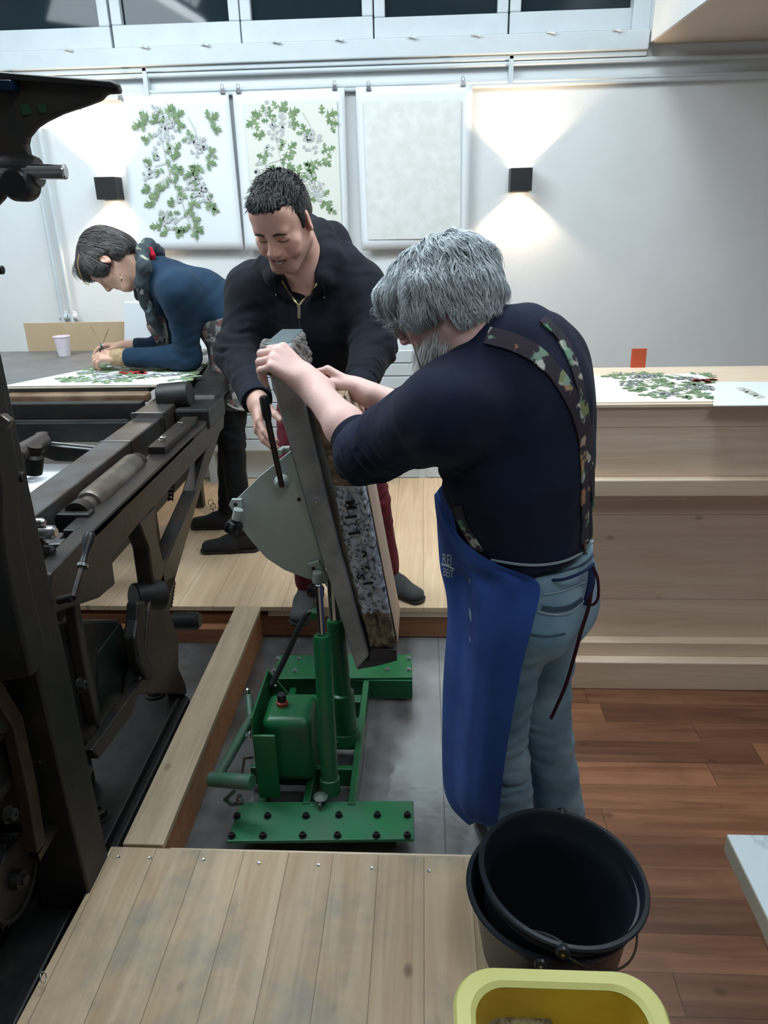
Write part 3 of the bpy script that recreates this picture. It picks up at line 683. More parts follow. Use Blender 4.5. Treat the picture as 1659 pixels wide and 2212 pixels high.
# ------------------------------------------------------------------ wall lamps
SCM = mat('anthracite_lamp_metal', (.02, .02, .022), .5, .3); WARM = (1.0, .74, .48)
def sconce(x0, y0, x1, y1, lab, pw):
    a, c = at(x0, y0, Y=YW-.11), at(x1, y1, Y=YW-.11); cx, cz = (a.x+c.x)/2, (a.z+c.z)/2; wd, hg = .056, .056
    t = thing('wall_lamp', lab, 'lamp', (cx, YW, cz), 'up-and-down wall lamps')
    mb = MB().box(cx-wd, cx+wd, YW-.11, YW-.104, cz-hg, cz+hg).box(cx-wd, cx+wd, YW-.008, YW, cz-hg, cz+hg)
    mb.box(cx-wd, cx-wd+.005, YW-.104, YW-.008, cz-hg, cz+hg).box(cx+wd-.005, cx+wd, YW-.104, YW-.008, cz-hg, cz+hg).build('housing', SCM, t, .001)
    for s in (1, -1):
        MB().lathe([(0, 0), (.022, 0), (.022, .004*s), (0, .006*s)], (cx, YW-.056, cz+s*.03), (0, 0, 1), 20).build('lens', mat('lamp_lens', (1, .9, .75), .4, emit=(1, .8, .55), es=25) if 'lamp_lens' not in MATS else MATS['lamp_lens'], t)
        l = bpy.data.lights.new('lamp_light', 'SPOT'); l.energy = pw*(1 if s > 0 else .75); l.color = WARM; l.spot_size = R_(112); l.spot_blend = .35; l.shadow_soft_size = .016
        lo = bpy.data.objects.new('lamp_light', l); COL.objects.link(lo); lo.location = (cx, YW-.050, cz+s*.042)
        lo.rotation_euler = Vector((0, 0, s)).to_track_quat('-Z', 'Y').to_euler(); lo.parent = t; lo.matrix_parent_inverse = t.matrix_world.inverted()
sconce(1103, 363, 1150, 412, 'black up-and-down wall lamp to the right of the prints', 24)
sconce(203, 383, 252, 430, 'dark up-and-down wall lamp beside the leftmost print', 20)
# hanging fluorescent strip (seen in the second window as a reflection)
EMI = mat('fluorescent_tube', (1, 1, 1), .5, emit=(.86, .95, 1), es=32)
a, c = at(352, -2, Z=3.15), at(440, 52, Z=3.15)
ym = 2*(YW+.058); a.y, c.y = ym-a.y, ym-c.y
dv = (a-c).normalized(); a2 = c+dv*1.25
if a2.y > YW-.05: a2 = c+dv*((YW-.1-c.y)/dv.y)
t = thing('strip_light', 'white fluorescent strip light under the ceiling, mirrored in the window', 'light', (a2+c)/2)
MB().tube([c, a2], .028, 12).build('tube', EMI, t, 0, smooth=True)
MB().tube([c+Vector((0, 0, .05)), a2+Vector((0, 0, .05))], .03, 4).build('housing', TRIMW, t, .003)
for q in (.2, .8): MB().cyl(c.lerp(a2, q)+Vector((0, 0, .06)), c.lerp(a2, q)+Vector((0, 0, ZC-3.15)), .005).build('suspension_rod', TRIMW, t)
# pendant half hidden behind the press bracket
p = at(122, 268, Y=3.3); t = thing('bracket_lamp', 'white bowl lamp half hidden behind the press bracket', 'lamp', p)
MB().lathe([(.0, -.005), (.07, -.012), (.105, .0), (.112, .03), (.10, .05)], p, (0, 0, 1), 32).build('bowl', mat('lit_opal_glass', (.95, .97, 1), .4, emit=(.93, .97, 1), es=5), t, 0, smooth=True)
MB().lathe([(.105, .048), (.10, .06), (.05, .072), (.0, .076)], p, (0, 0, 1), 32).build('cap', mat('lamp_cap_grey', (.2, .19, .2), .5), t, 0, smooth=True)
MB().tube([p+Vector((0, .02, .065)), p+Vector((0, .08, .085)), at(118, 262, Y=YW-.001)], .008, 10).build('arm', TRIMW, t, 0, smooth=True)
# ------------------------------------------------------------------ pipes, radiator on the back wall
for (xa, ya, xb, yb, lab) in ((78, 262, 126, 684, 'white vertical heating pipe on the far left of the wall'), (98, 262, 148, 684, 'second white heating pipe, nearer the wall lamp')):
    A, B = at(xa, ya, Y=YW-.04), at(xb, yb, Y=YW-.04); X = (A.x+B.x)/2
    t = thing('heating_pipe', lab, 'pipe', (X, YW-.04, B.z), 'pair of heating pipes')
    MB().cyl((X, YW-.062, .9), (X, YW-.062, 2.22), .011, n=14).build('pipe', TRIMW, t, 0, smooth=True)
    MB().cyl((X-.02, YW-.05, B.z), (X+.03, YW-.05, B.z), .02, n=14).cyl((X, YW-.04, B.z-.03), (X, YW-.04, B.z+.03), .02, n=14).build('valve', TRIMW, t, .003, smooth=True)
    MB().cyl((X, YW-.04, 1.95), (X, YW-.04, 1.97), .018, n=14).build('bracket', TRIMW, t, 0, smooth=True)
ra, rb_ = at(500, 752, Y=YW-.12), at(893, 1000, Y=YW-.12); X1 = at(893, 850, Y=YW-.12).x
t = thing('radiator', 'long white ribbed radiator under the prints behind the printers', 'radiator', ((ra.x+X1)/2, YW-.08, PZ0))
zt = at(850, 757, Y=YW-.12).z; zb = PZ0+.19; mb = MB()
rows_ = [at(850, y, Y=YW-.12).z for y in (786, 814, 842)]; st_ = rows_[0]-rows_[1]
z = zt; k = 0
while z-st_ > zb: mb.box(ra.x-.35, X1, YW-.12, YW-.09, z-st_+.004, z-.001); z -= st_
mb.build('panel', TRIMW, t, .004)
box('back_panel', (ra.x-.34, X1-.01, YW-.09, YW-.03, zb, zt-.01), TRIMW, t, .004)
for x in (ra.x-.2, X1-.2): box('foot', (x-.02, x+.02, YW-.10, YW-.04, PZ0, zb), TRIMW, t, .002)
struct(box('trim_6', (at(908, 800, Y=YW).x-.012, at(912, 800, Y=YW).x+.02, YW-.03, YW, PZ0, 1.25), TRIMW, None, .003))
# ------------------------------------------------------------------ table with the sheet being painted
ZT = 1.045
GREYT = mat('grey_table_top', (.17, .17, .17), .5, var=.15)
bk = at(180, 757, Z=ZT-.008).y
t = thing('work_table', 'grey table top carrying the sheet, cup and cardboard, at the far left', 'table', (-2, 3.5, PZ0))
xt1 = at(372, 800, Z=ZT).x
box('tabletop', (XL+.05, xt1, 3.045, bk, ZT-.032, ZT-.008), GREYT, t, .004)
for x in (XL+.15, xt1-.12):
    for y in (3.15, bk-.1): box('leg', (x-.025, x+.025, y-.025, y+.025, PZ0, ZT-.032), IRON, t, .002)
t = thing('drawing_board', 'thick brown-edged board under the painted sheet on the table', 'board', (-1.5, 3.3, ZT))
e0 = at(6, 868, Y=3.0); e1 = at(325, 866, Y=3.0)
MB().box(at(8, 850, Y=2.99).x, at(318, 850, Y=2.99).x, 2.985, 3.043, at(150, 872, Y=2.985).z, at(150, 852, Y=2.985).z).build('board', mat('old_brown_wood', (.13, .07, .035), .5, var=.5, vscale=12, vcol=(.22, .15, .09)), t, .012, seg=3)
_ps = [at(2, 838, Z=ZT), at(399, 833, Z=ZT), at(466, 769, Z=ZT), at(311, 774, Z=ZT)]; MB().prism([Vector((q.x, q.y, ZT-.006)) for q in _ps], (0, 0, .0055)).build('paper_stack', mat('yellowed_paper_edges', (.45, .40, .30), .8, stretch=(1, 1, 60), var=.3, vscale=20), t, .001)
bl_, tl_, tr_, br2 = pxZ([(3, 835), (313, 773), (463, 768), (396, 831)], ZT+.002)
sh = thing('painted_sheet', 'large white sheet with a pale hawthorn print, the woman paints on it', 'print', (bl_+tr_)/2)
MB().prism([bl_, br2, tr_, tl_], (0, 0, .0015)).build('sheet', PAPER, sh, 0)
U = (br2-bl_).normalized(); Vd = Vector((-U.y, U.x, 0))
spray(sh, at(60, 829, Z=ZT+.004), U, Vd, Vector((0, 0, 1)), .78, .50, 11, berries=(.50, .42), scale=1.3)
t = thing('paper_cup', 'white disposable cup with a pink tinge on the grey table', 'cup', at(140, 770, Z=ZT-.008))
c = at(140, 769, Z=ZT-.008); yy = c.y
MB().lathe([(0, .002), (.028, 0), (.030, .002), (.041, .098), (.0435, .100), (.0435, .103), (.040, .103), (.0385, .098), (.028, .006), (0, .006)], c, (0, 0, 1), 28).build('cup', mat('white_cup', (.80, .77, .82), .5, var=.08, vscale=9, vcol=(.78, .60, .68)), t, 0, smooth=True)
t = thing('cardboard_sheet', 'tan cardboard panel leaning upright at the back of the grey table', 'cardboard', at(180, 757, Z=ZT))
yb2 = bk-.012; zt0 = ZT-.008
A, B = at(50, 698, Y=yb2), at(310, 698, Y=yb2)
MB().prism([(A.x, yb2, zt0), (B.x+.01, yb2, zt0), (B.x, yb2, A.z), (A.x, yb2, A.z)], (0, .008, 0)).build('panel', mat('tan_cardboard', (.50, .37, .23), .75, var=.08, vscale=4), t, .001)
t = thing('paper_packet', 'white paper packet standing behind the woman at the table end', 'packet', at(310, 745, Z=ZT))
yq = bk-.06; MB().prism([at(268, 652, Y=yq), at(335, 655, Y=yq), at(355, 760, Y=yq), at(268, 760, Y=yq)], (0, .03, 0)).build('packet', PAPER, t, .004)
# prints lying on the pine chest
Zp = ztop+.004
A, B, Cc, Dd = pxZ([(1262, 884), (1588, 872), (1527, 805), (1262, 810)], Zp)
def chest_sheet(pts, lab, z, m): 
    t = thing('print_sheet', lab, 'print', pts[0], 'sheets lying on the pine chest'); MB().prism([Vector((p.x, p.y, z)) for p in pts], (0, 0, .003)).build('sheet', m, t, 0); return t
yf = YC+.03
t1 = chest_sheet([Vector((x0c+.01, yf, 0)), Vector((at(1585, 873, Z=Zp).x, yf, 0)), at(1530, 806, Z=Zp), at(1258, 812, Z=Zp)], 'cream sheet with green leaves and red berries on the pine chest', ztop+.001, PAPERC)
t2 = chest_sheet([at(1540, 880, Z=Zp), at(1800, 878, Z=Zp), at(1700, 828, Z=Zp), at(1545, 828, Z=Zp)], 'white sheet with grey marks at the right end of the pine chest', ztop+.0068, PAPER)
for q in range(5):
    MB().prism(pxZ([(1590+q*9, 838+q*4), (1606+q*9, 837+q*4), (1622+q*8, 842+q*4), (1600+q*9, 845+q*4)], ztop+.0102), (0, 0, .0006)).build('printed_mark', PRS, t2)
a1 = at(1270, 882, Z=Zp); spray(t1, Vector((x0c+.13, yf+.50, ztop+.005)), Vector((1, 0, 0)), Vector((0, -1, 0)), Vector((0, 0, 1)), .50, .50, 17, berries=(.78, .40), scale=1.2)
MB().prism([Vector((at(1545, 872, Z=Zp).x, yf+.0, 0))+Vector((0, 0, ztop+.004)), Vector((at(1565, 872, Z=Zp).x, yf, ztop+.004)), at(1500, 806, Z=Zp), at(1485, 806, Z=Zp)], (0, 0, .001)).build('white_margin', PAPER, t1)
# ------------------------------------------------------------------ old printing press (left)
XF = -.87
pr_ = thing('printing_press', 'old black cast-iron printing press filling the left side of the workshop', 'printing press', (-1.2, 1.6, 0))
# base casting, two stepped layers
mb = MB()
yb0 = at(410, 1490, X=-.853).y
mb.prism([(-.853, -.6, .0), (-.853, yb0-.01, .0), (-.90, yb0+.03, 0), (-1.25, yb0+.03, 0), (-1.25, -.6, 0)], (0, 0, .075))
mb.build('base_casting', BLACKM, pr_, .008)
mb = MB().prism([(-.875, -.6, .075), (-.875, yb0-.05, .075), (-.91, yb0-.01, .075), (-1.2, yb0-.01, .075), (-1.2, -.6, .075)], (0, 0, .03))
mb.build('base_step', BLACKM, pr_, .006)
p = at(335, 1500, Z=.105); hexbolt('base_bolt', p, (0, 0, 1), .028, .035, BROWNM, pr_)
p = at(215, 1765, Z=.105); hexbolt('base_bolt', p, (0, 0, 1), .024, .03, BLACKM, pr_)
# outer side frame: top beam, raking strut and leg, one casting
beam = [(486, 874), (324, 1030), (202, 1145), (110, 1240), (105, 1330), (215, 1292), (250, 1262), (243, 1205), (304, 1128), (333, 1095), (392, 1030), (446, 972), (484, 925)]
strut = [(486, 900), (466, 968), (439, 1044), (381, 1246), (366, 1290), (345, 1262), (356, 1212), (364, 1200), (424, 1060), (447, 972), (470, 930)]
leg = [(300, 1128), (337, 1094), (341, 1162), (354, 1212), (381, 1240), (368, 1318), (387, 1386), (386, 1442), (402, 1478), (405, 1500), (300, 1500), (316, 1400), (322, 1320), (332, 1262), (322, 1185)]
mb = MB()
for q in (beam, strut, leg): mb.prism(pxX(q, XF), (-.055, 0, 0))
mb.build('side_frame', IRON, pr_, .006)
# shelf flange along the top of the beam and bolted block
ya, yb_ = at(202, 1145, X=XF).y, at(486, 874, X=XF).y
zt_ = .935
box('frame_flange', (XF-.085, XF-.0, ya, yb_, zt_-.02, zt_+.004), IRON, pr_, .003)
P0, P1 = at(322, 992, X=XF-.01), at(420, 905, X=XF-.01)
blk = box('guide_block', (XF-.085, XF-.025, 2.42, 2.83, zt_+.004, zt_+.03), IRON, pr_, .003)
for y_ in (2.50, 2.70): hexbolt('guide_bolt', (XF-.055, y_, zt_+.03), (0, 0, 1), .012, .014, CHROME, blk)
# track rail
box('track_rail', (-1.125, -1.020, 1.70, 2.745, .86, .980), RAIL, pr_, .004)
box('track_rail', (-1.125, -1.005, 2.750, 3.02, .88, 1.000), RAIL, pr_, .004)
box('track_rail', (-1.110, -1.005, 3.02, 3.75, .90, 1.03), IRON, pr_, .004)
box('rail_joint', (-1.128, -1.003, 2.742, 2.752, .86, 1.004), CHROME, pr_, .001)
box('rail_joint', (-1.127, -1.018, 2.432, 2.440, .86, .9825), CHROME, pr_, .001)
box('rail_web', (-1.09, -1.05, 1.70, 3.6, .62, .86), BLACKM, pr_, .004)
cylo('tail_roller', at(345, 858, Y=2.95), at(412, 852, Y=2.95), .055, BLACKM, pr_, bevel=.006)
box('tail_casting', (-1.0, -.86, 2.86, 3.12, .90, .985), BLACKM, pr_, .01)
MB().prism([(-1.0, 3.02, .96), (-1.0, 3.55, .96), (-1.0, 3.6, 1.06), (-1.0, 3.5, 1.08), (-1.0, 3.05, 1.0)], (.12, 0, 0)).build('tail_arm', BLACKM, pr_, .008)
# long brown roller on the frame
A, B = at(183, 1098, X=-.965), at(292, 1003, X=-.965)
d = (B-A).normalized(); r = .042
MB().lathe([(0, 0), (.026, 0), (.026, .03), (r-.006, .032), (r, .045), (r, (B-A).length-.02), (r-.012, (B-A).length), (0, (B-A).length)], A, d, 32).build('roller', mat('roller_brown_grey', (.17, .15, .125), .38, .5, .5, 10, (.10, .07, .045)), pr_, 0, smooth=True)
MB().lathe([(.02, -.05), (.036, -.05), (.036, -.012), (.02, -.012)], A, d, 24, close=True).build('roller_collar', IRON, pr_, .001, smooth=True)
MB().lathe([(0, .005), (.03, .005), (.034, .02), (.03, .035), (.02, .04), (0, .04)], B, d, 24).build('roller_collar', IRON, pr_, .001, smooth=True)
box('roller_bearing', (A.x-.05, A.x+.045, A.y-.075, A.y-.03, A.z-.09, A.z+.012), BLACKM, pr_, .005)
box('roller_bearing', (B.x-.05, B.x+.045, B.y+.04, B.y+.075, B.z-.08, B.z+.0), BLACKM, pr_, .005)
# horizontal shafts near the camera end
for (xa, ya_, xb, yb2, rr, m_) in ((5, 1130, 98, 1128, .011, CHROME), (8, 1148, 122, 1150, .017, CHROME), (20, 1162, 62, 1163, .010, RAIL), (25, 1182, 82, 1184, .016, IRON), (95, 1190, 118, 1192, .014, IRON), (40, 1172, 60, 1172, .012, CHROME)):
    MB().lathe([(0, 0), (rr, 0), (rr, (at(xb, yb2, Y=1.62)-at(xa, ya_, Y=1.62)).length-.006), (rr*.6, (at(xb, yb2, Y=1.62)-at(xa, ya_, Y=1.62)).length), (0, (at(xb, yb2, Y=1.62)-at(xa, ya_, Y=1.62)).length)], at(xa, ya_, Y=1.62), at(xb, yb2, Y=1.62)-at(xa, ya_, Y=1.62), 20).build('shaft', m_, pr_, 0, smooth=True)
for (pts, z_) in (([(92, 1107), (140, 1106), (128, 1116), (92, 1114)], .0), ([(75, 1148), (140, 1150), (125, 1168), (100, 1172)], 0), ([(155, 1112), (170, 1107), (165, 1122), (158, 1122)], 0), ([(105, 1170), (142, 1162), (130, 1175), (104, 1176)], 0), ([(95, 1212), (156, 1190), (118, 1230), (100, 1240), (108, 1225), (92, 1222)], 0)):
    q = [at(x, y, Z=.93) for x, y in pts]
    MB().prism(q, (0, 0, -.02)).build('guide_plate', RAIL, pr_, .002)
# crank handle
h0, h1, h2, h3 = at(195, 1152, X=-.80), at(178, 1222, X=-.80), at(158, 1290, X=-.80), at(128, 1297, X=-.84)
hd = MB().tube(spline([h1, h2], 3), .0075, 12).tube([h2, h3], [.010, .010], 12).build('crank_lever', IRON, pr_, 0, smooth=True)
dd = (h0-h1); ln = dd.length
MB().lathe([(0, 0), (.010, .002), (.010, .012), (.008, .02), (.010, ln*.5), (.0155, ln*.78), (.014, ln*.95), (.006, ln*1.03), (0, ln*1.04)], h1, dd, 20).build('crank_grip', BLKP, hd, 0, smooth=True)
MB().lathe([(0, -.004), (.013, -.004), (.013, .004), (0, .004)], h1, dd, 20).build('ferrule', CHROME, hd, 0, smooth=True)
# lower boss, chain, counterweight
cylo('pivot_boss', at(288, 1292, X=-.93), at(352, 1284, X=-.86), .048, BLACKM, pr_, bevel=.006)
cylo('pivot_pin', at(350, 1284, X=-.86), at(362, 1283, X=-.845), .024, IRON, pr_)
cylo('tie_bar', at(375, 1341, Y=2.42), at(428, 1341, Y=2.42), .034, BLACKM, pr_, bevel=.004)
cylo('tie_bar_nut', at(424, 1341, Y=2.42), at(433, 1341, Y=2.42), .026, IRON, pr_)
for (a_, c_, n_) in (((377, 1005, ), (368, 1082), 9), ((374, 1255), (366, 1312), 7)):
    A_, C_ = at(*a_, Y=2.62), at(*c_, Y=2.62)
    ch = MB()
    for i in range(n_):
        q = A_.lerp(C_, (i+.5)/n_); e = (C_-A_).length/n_
        for s_ in (-1, 1): ch.box(q.x+s_*.008-.002, q.x+s_*.008+.002, q.y-.004, q.y+.004, q.z-e*.5, q.z+e*.5)
        ch.box(q.x-.008, q.x+.008, q.y-.003, q.y+.003, q.z-.004, q.z+.004)
    ch.build('chain', IRON, pr_, 0)
# dark gear case behind the crank, brackets and levers on the leg
MB().prism(pxX([(130, 1345), (262, 1338), (212, 1410), (214, 1600), (150, 1600)], -.93), (-.16, 0, 0)).build('gear_case', BLACKM, pr_, .008)
MB().prism(pxX([(262, 1345), (275, 1380), (278, 1500), (214, 1600), (213, 1408)], -.925), (-.05, 0, 0)).build('gear_case_side', mat('dark_green_machine', (.012, .018, .016), .4, .2, .4, 12), pr_, .004)
# crank arm in front of the leg
arm = [(300, 1300), (315, 1298), (318, 1345), (312, 1385), (325, 1420), (335, 1450), (330, 1470), (318, 1465), (300, 1430), (292, 1380), (298, 1340)]
MB().prism(pxX(arm, -.855), (-.04, 0, 0)).build('crank_arm', BLACKM, pr_, .008)
MB().prism(pxX([(300, 1480), (318, 1455), (285, 1545), (215, 1640), (200, 1620)], -.865), (-.03, 0, 0)).build('lower_link', IRON, pr_, .005)
# inner main frame (large casting with openings) and gear wheels
X2 = -1.02
def barX(pts, wpx, X, d, m, nm, parent=pr_):
    pl = [at(x, y, X=X) for x, y in pts]; mb = MB(); left, right = [], []
    for i, p in enumerate(pl):
        t = (pl[min(i+1, len(pl)-1)]-pl[max(i-1, 0)]).normalized(); sd = Vector((1, 0, 0)).cross(t).normalized()
        w_ = wpx if not isinstance(wpx, (list, tuple)) else wpx[i]; left.append(p+sd*w_/2); right.append(p-sd*w_/2)
    rows = [[a_, b_, b_+Vector((-d, 0, 0)), a_+Vector((-d, 0, 0)), a_] for a_, b_ in zip(left, right)]
    mb.grid(rows); return mb.build(nm, m, parent, .004)
Xn = -.86
MB().prism(pxX([(-40, 1100), (60, 1230), (120, 1300), (170, 1600), (200, 1770), (150, 1860), (-60, 1700)], -.93), (-.05, 0, 0)).build('main_frame', BLACKM, pr_, .008)
MB().prism([(-1.0, .3, .105), (-1.0, 1.75, .105), (-1.0, 1.75, .62), (-1.0, .3, .9)], (-.2, 0, 0)).build('inner_casting', BLACKM, pr_, .01)
barX([(60, 1290), (85, 1450), (135, 1620), (175, 1745)], [.03, .035, .04, .06], -.885, .04, BROWNM, 'side_rib')
barX([(165, 1300), (185, 1420), (215, 1560)], .03, -.9, .03, BROWNM, 'side_rib')
barX([(-10, 1480), (40, 1560), (70, 1700), (90, 1830)], .035, -.86, .03, mat('rusty_lever', (.06, .032, .02), .5, .5, .4, 12), 'brake_lever')
barX([(85, 1855), (140, 1760), (200, 1660)], .022, -.865, .025, IRON, 'diagonal_link')
def gear(c, r, th, n, m, nm):
    mb = MB(); k = n*4; pts = []
    for i in range(k):
        rr_ = r if (i % 4) in (0, 1) else r*.94; a_ = 2*math.pi*i/k; pts.append(V3(c)+Vector((0, rr_*math.cos(a_), rr_*math.sin(a_))))
    mb.prism(pts, (-th, 0, 0)); mb.lathe([(0, 0), (r*.22, 0), (r*.22, .02), (r*.12, .02), (r*.12, .03), (0, .03)], c, (1, 0, 0), 20)
    mb.lathe([(r*.8, 0), (r*.8, .008), (r*.9, .008), (r*.9, 0)], c, (1, 0, 0), 40)
    return mb.build(nm, m, pr_, .001)
gear(at(-20, 1560, X=-.90), .19, .04, 40, BLACKM, 'gear_wheel')
gear(at(30, 1900, X=-.93), .10, .04, 26, BLACKM, 'gear_wheel')
gear(at(175, 1900, X=-.94), .05, .03, 18, BLACKM, 'gear_wheel')
for q in ((40, 1450), (75, 1640), (120, 1540), (15, 1760), (120, 1700), (170, 1480)):
    hexbolt('frame_bolt', at(*q, X=-.885), (1, 0, 0), .014, .02, IRON, pr_)
MB().lathe([(.0115, 0), (.013, .0015), (.0115, .003), (.010, .0015)], at(92, 2112, X=-.82), (1, .2, .3), 24, close=True).build('steel_ring', CHROME, pr_, 0, smooth=True)
# near upright
up = [(-300, 740), (0, 778), (14, 850), (24, 905), (38, 985), (44, 1020), (44, 1110), (52, 1180), (75, 1290), (105, 1420), (-300, 1500)]
MB().prism(pxY(up, 1.30), (0, -.07, 0)).build('front_upright', BLACKM, pr_, .006)
MB().prism(pxY([(-60, 900), (2, 897), (22, 912), (12, 930), (-60, 950)], 1.225), (0, .02, 0)).build('cap_plate', RAIL, pr_, .004)
cylo('side_stud', at(35, 1030, Y=1.31), at(53, 1030, Y=1.31), .010, BLACKM, pr_)
cylo('side_stud', at(-20, 583, Y=1.40), at(7, 583, Y=1.40), .008, BLACKM, pr_)
# top bracket
bra = [(-200, 140), (0, 154), (240, 173), (253, 179), (258, 200), (224, 202), (217, 214), (180, 228), (130, 245), (95, 262), (74, 276), (58, 296), (55, 312), (60, 335), (74, 360), (80, 385), (70, 405), (48, 425), (30, 430), (12, 412), (3, 430), (-200, 640)]
tb = MB().prism(pxY(bra, 1.30), (0, .02, 0)).build('top_bracket', BROWNM, pr_, .006)
MB().prism(pxY([(-150, 150), (0, 156), (238, 176), (252, 182), (250, 187), (0, 172), (-150, 165)], 1.285), (0, .015, 0)).build('bracket_flange', mat('flange_black', (.02, .02, .02), .5, .3), tb, .003)
MB().prism(pxY([(42, 225), (62, 224), (68, 246), (48, 248)], 1.297), (0, .003, 0)).build('green_patch', mat('dark_green_paint_patch', (.01, .05, .02), .6), tb, 0)
MB().prism(pxY([(80, 224), (97, 224), (100, 243), (84, 244)], 1.297), (0, .003, 0)).build('green_patch', MATS['dark_green_paint_patch'], tb, 0)
MB().prism(pxY([(-60, 172), (22, 172), (24, 196), (-60, 193)], 1.27), (0, .03, 0)).build('blue_plate', mat('dark_blue_steel', (.01, .03, .07), .2, .6), tb, .002)
cylo('handle_bar', at(-120, 370, Y=1.27), at(143, 371, Y=1.27), .0115, CHROME, pr_, bevel=.003)
MATS['polished_dark'] = mat('polished_dark_bar', (.03, .04, .05), .12, .9)
pr_.children[-1].data.materials[0] = MATS['polished_dark']
MB().lathe([(0, -.03), (.022, -.03), (.026, -.02), (.026, .02), (.022, .03), (0, .03)], at(46, 371, Y=1.285), (1, 0, -.05), 24).build('handle_hub', BLACKM, pr_, 0, smooth=True)
MB().lathe([(0, -.02), (.02, -.02), (.026, -.01), (.026, .02), (0, .024)], at(42, 398, Y=1.27), (0, 1, 0), 24).build('knurled_knob', BLKP, pr_, 0, smooth=True)
# column that carries the bracket, left of the frame
box('column', (at(-200, 400, Y=1.3).x-.10, at(-200, 400, Y=1.3).x+.03, 1.30, 1.42, 0.1, 1.93), BLACKM, pr_, .006)
# cross beams and shafts seen between rail and upright
for (ya_, yb3, Yq, m_) in ((872, 903, 2.86, BLACKM), (914, 952, 2.80, BLACKM)):
    a_, c_ = at(-60, ya_, Y=Yq), at(330, yb3, Y=Yq)
    MB().box(a_.x-.5, -1.13, Yq, Yq+.05, c_.z-.006, at(150, ya_, Y=Yq).z).build('cross_beam', m_, pr_, .004)
MB().lathe([(0, 0), (.035, 0), (.035, .06), (.026, .07), (.026, .1), (0, .1)], at(62, 990, Y=2.35)+Vector((0, 0, -.05)), (.3, 0, 1), 22).build('bearing_cap', IRON, pr_, 0, smooth=True)
cylo('bearing_tube', at(35, 985, Y=2.3), at(95, 952, Y=2.45), .032, RAIL, pr_, bevel=.004)
cylo('oil_cup', at(92, 952, Y=2.45), at(90, 935, Y=2.45), .022, IRON, pr_, bevel=.004)
MB().tube([at(95, 957, Y=2.45), at(210, 968, Y=2.45)], .008, 8).build('link_rod', CHROME, pr_, 0, smooth=True)
MB().prism(pxY([(90, 960), (235, 975), (235, 1003), (120, 998), (85, 985)], 2.46), (0, .04, 0)).build('casting_arm', BROWNM, pr_, .006)
MB().lathe([(.012, -.008), (.045, -.008), (.045, .008), (.025, .012), (.012, .012)], at(60, 1008, Z=.80), (0, 0, 1), 26, close=True).build('washer', BROWNM, pr_, 0, smooth=True)
q = pxZ([(40, 1120), (160, 1004), (320, 1004), (220, 1120)], .74)
ps = thing('paper_sheet', 'blank white sheet lying inside the press behind the steel rail', 'paper', q[0])
q = [at(38, 1126, Z=.74), at(38, 1003, Z=.74), at(170, 1003, Z=.74), at(170, 1126, Z=.74)]
MB().prism(q, (0, 0, .002)).build('sheet', PAPER, ps)
MB().prism([Vector((p.x-.1 if i < 2 else p.x, p.y, .735)) for i, p in enumerate(q)], (0, 0, -.02)).build('delivery_board', BLACKM, pr_, .002)
# ------------------------------------------------------------------ green hydraulic stone lift
lf = thing('stone_lift', 'green hydraulic stone lift with tilted grey steel tray, between the platforms', 'lift', (-.3, 1.95, 0))
ZB = .085
def gplate(px, z0, z1, nm, m=GREEN, bev=.003):
    q = pxZ(px, z1); return MB().prism(q, (0, 0, z0-z1)).build(nm, m, lf, bev)
GREENP = mat('green_paint_scuffed', (.012, .17, .06), .4, 0, .5, 5, (.06, .13, .09), .0003, 50)
gplate([(520, 1732), (893, 1729), (895, 1812), (489, 1817)], ZB-.012, ZB, 'front_foot_plate', GREENP)
box('front_foot_channel', (-.50, -.08, 1.63, 1.69, .0, ZB-.012), GREEN, lf, .004)
zb2 = .10
gplate([(600, 1415), (889, 1413), (891, 1463), (588, 1466)], zb2-.01, zb2, 'rear_foot_frame')
yr = at(740, 1464, Z=zb2).y
box('rear_foot_beam', (at(588, 1466, Z=zb2).x, at(891, 1463, Z=zb2).x, yr, yr+.02, .01, zb2-.01), GREEN, lf, .003)
for x in (610, 868):
    p = at(x, 1480, Z=.0); MB().lathe([(0, 0), (.034, 0), (.034, .006), (.012, .012), (.012, .05), (0, .05)], (p.x, yr+.06, 0), (0, 0, 1), 20).build('levelling_foot', IRON, lf, 0, smooth=True)
for (x, y) in ((600, 1424), (593, 1450), (645, 1424), (637, 1450), (883, 1423), (883, 1447), (837, 1447)):
    hexbolt('plate_bolt', at(x, y, Z=zb2), (0, 0, 1), .007, .009, SCREW, lf)
for (x, y) in ((512, 1764), (578, 1764), (661, 1764), (732, 1762), (815, 1762), (880, 1762), (501, 1807), (568, 1807), (654, 1806), (729, 1806), (813, 1806), (880, 1806)):
    hexbolt('plate_bolt', at(x, y, Z=ZB), (0, 0, 1), .0085, .012, BLKP, lf)
# longitudinal rails + crossbars
xr_ = at(776, 1600, Z=.09).x; xl_ = at(688, 1600, Z=.09).x
box('side_rail', (xr_-.012, xr_+.010, 1.69, yr, .02, .09), GREEN, lf, .003)
box('side_rail', (xl_-.012, xl_+.010, 1.69, yr, .02, .09), GREEN, lf, .003)
box('side_rail', (-.50, -.475, 1.69, yr, .02, .06), GREEN, lf, .003)
for (y0_, y1_) in ((1500, 1516), (1652, 1662)):
    a_, c_ = at(730, y1_, Z=.088), at(730, y0_, Z=.088); box('crossbar', (xl_-.2, xr_-.012, a_.y, c_.y, .02, .088), GREEN, lf, .003)
a_, c_ = at(730, 1604, Z=.09), at(730, 1550, Z=.09); box('cylinder_plate', (xl_-.02, xr_-.01, a_.y, c_.y, .06, .092), GREEN, lf, .003)
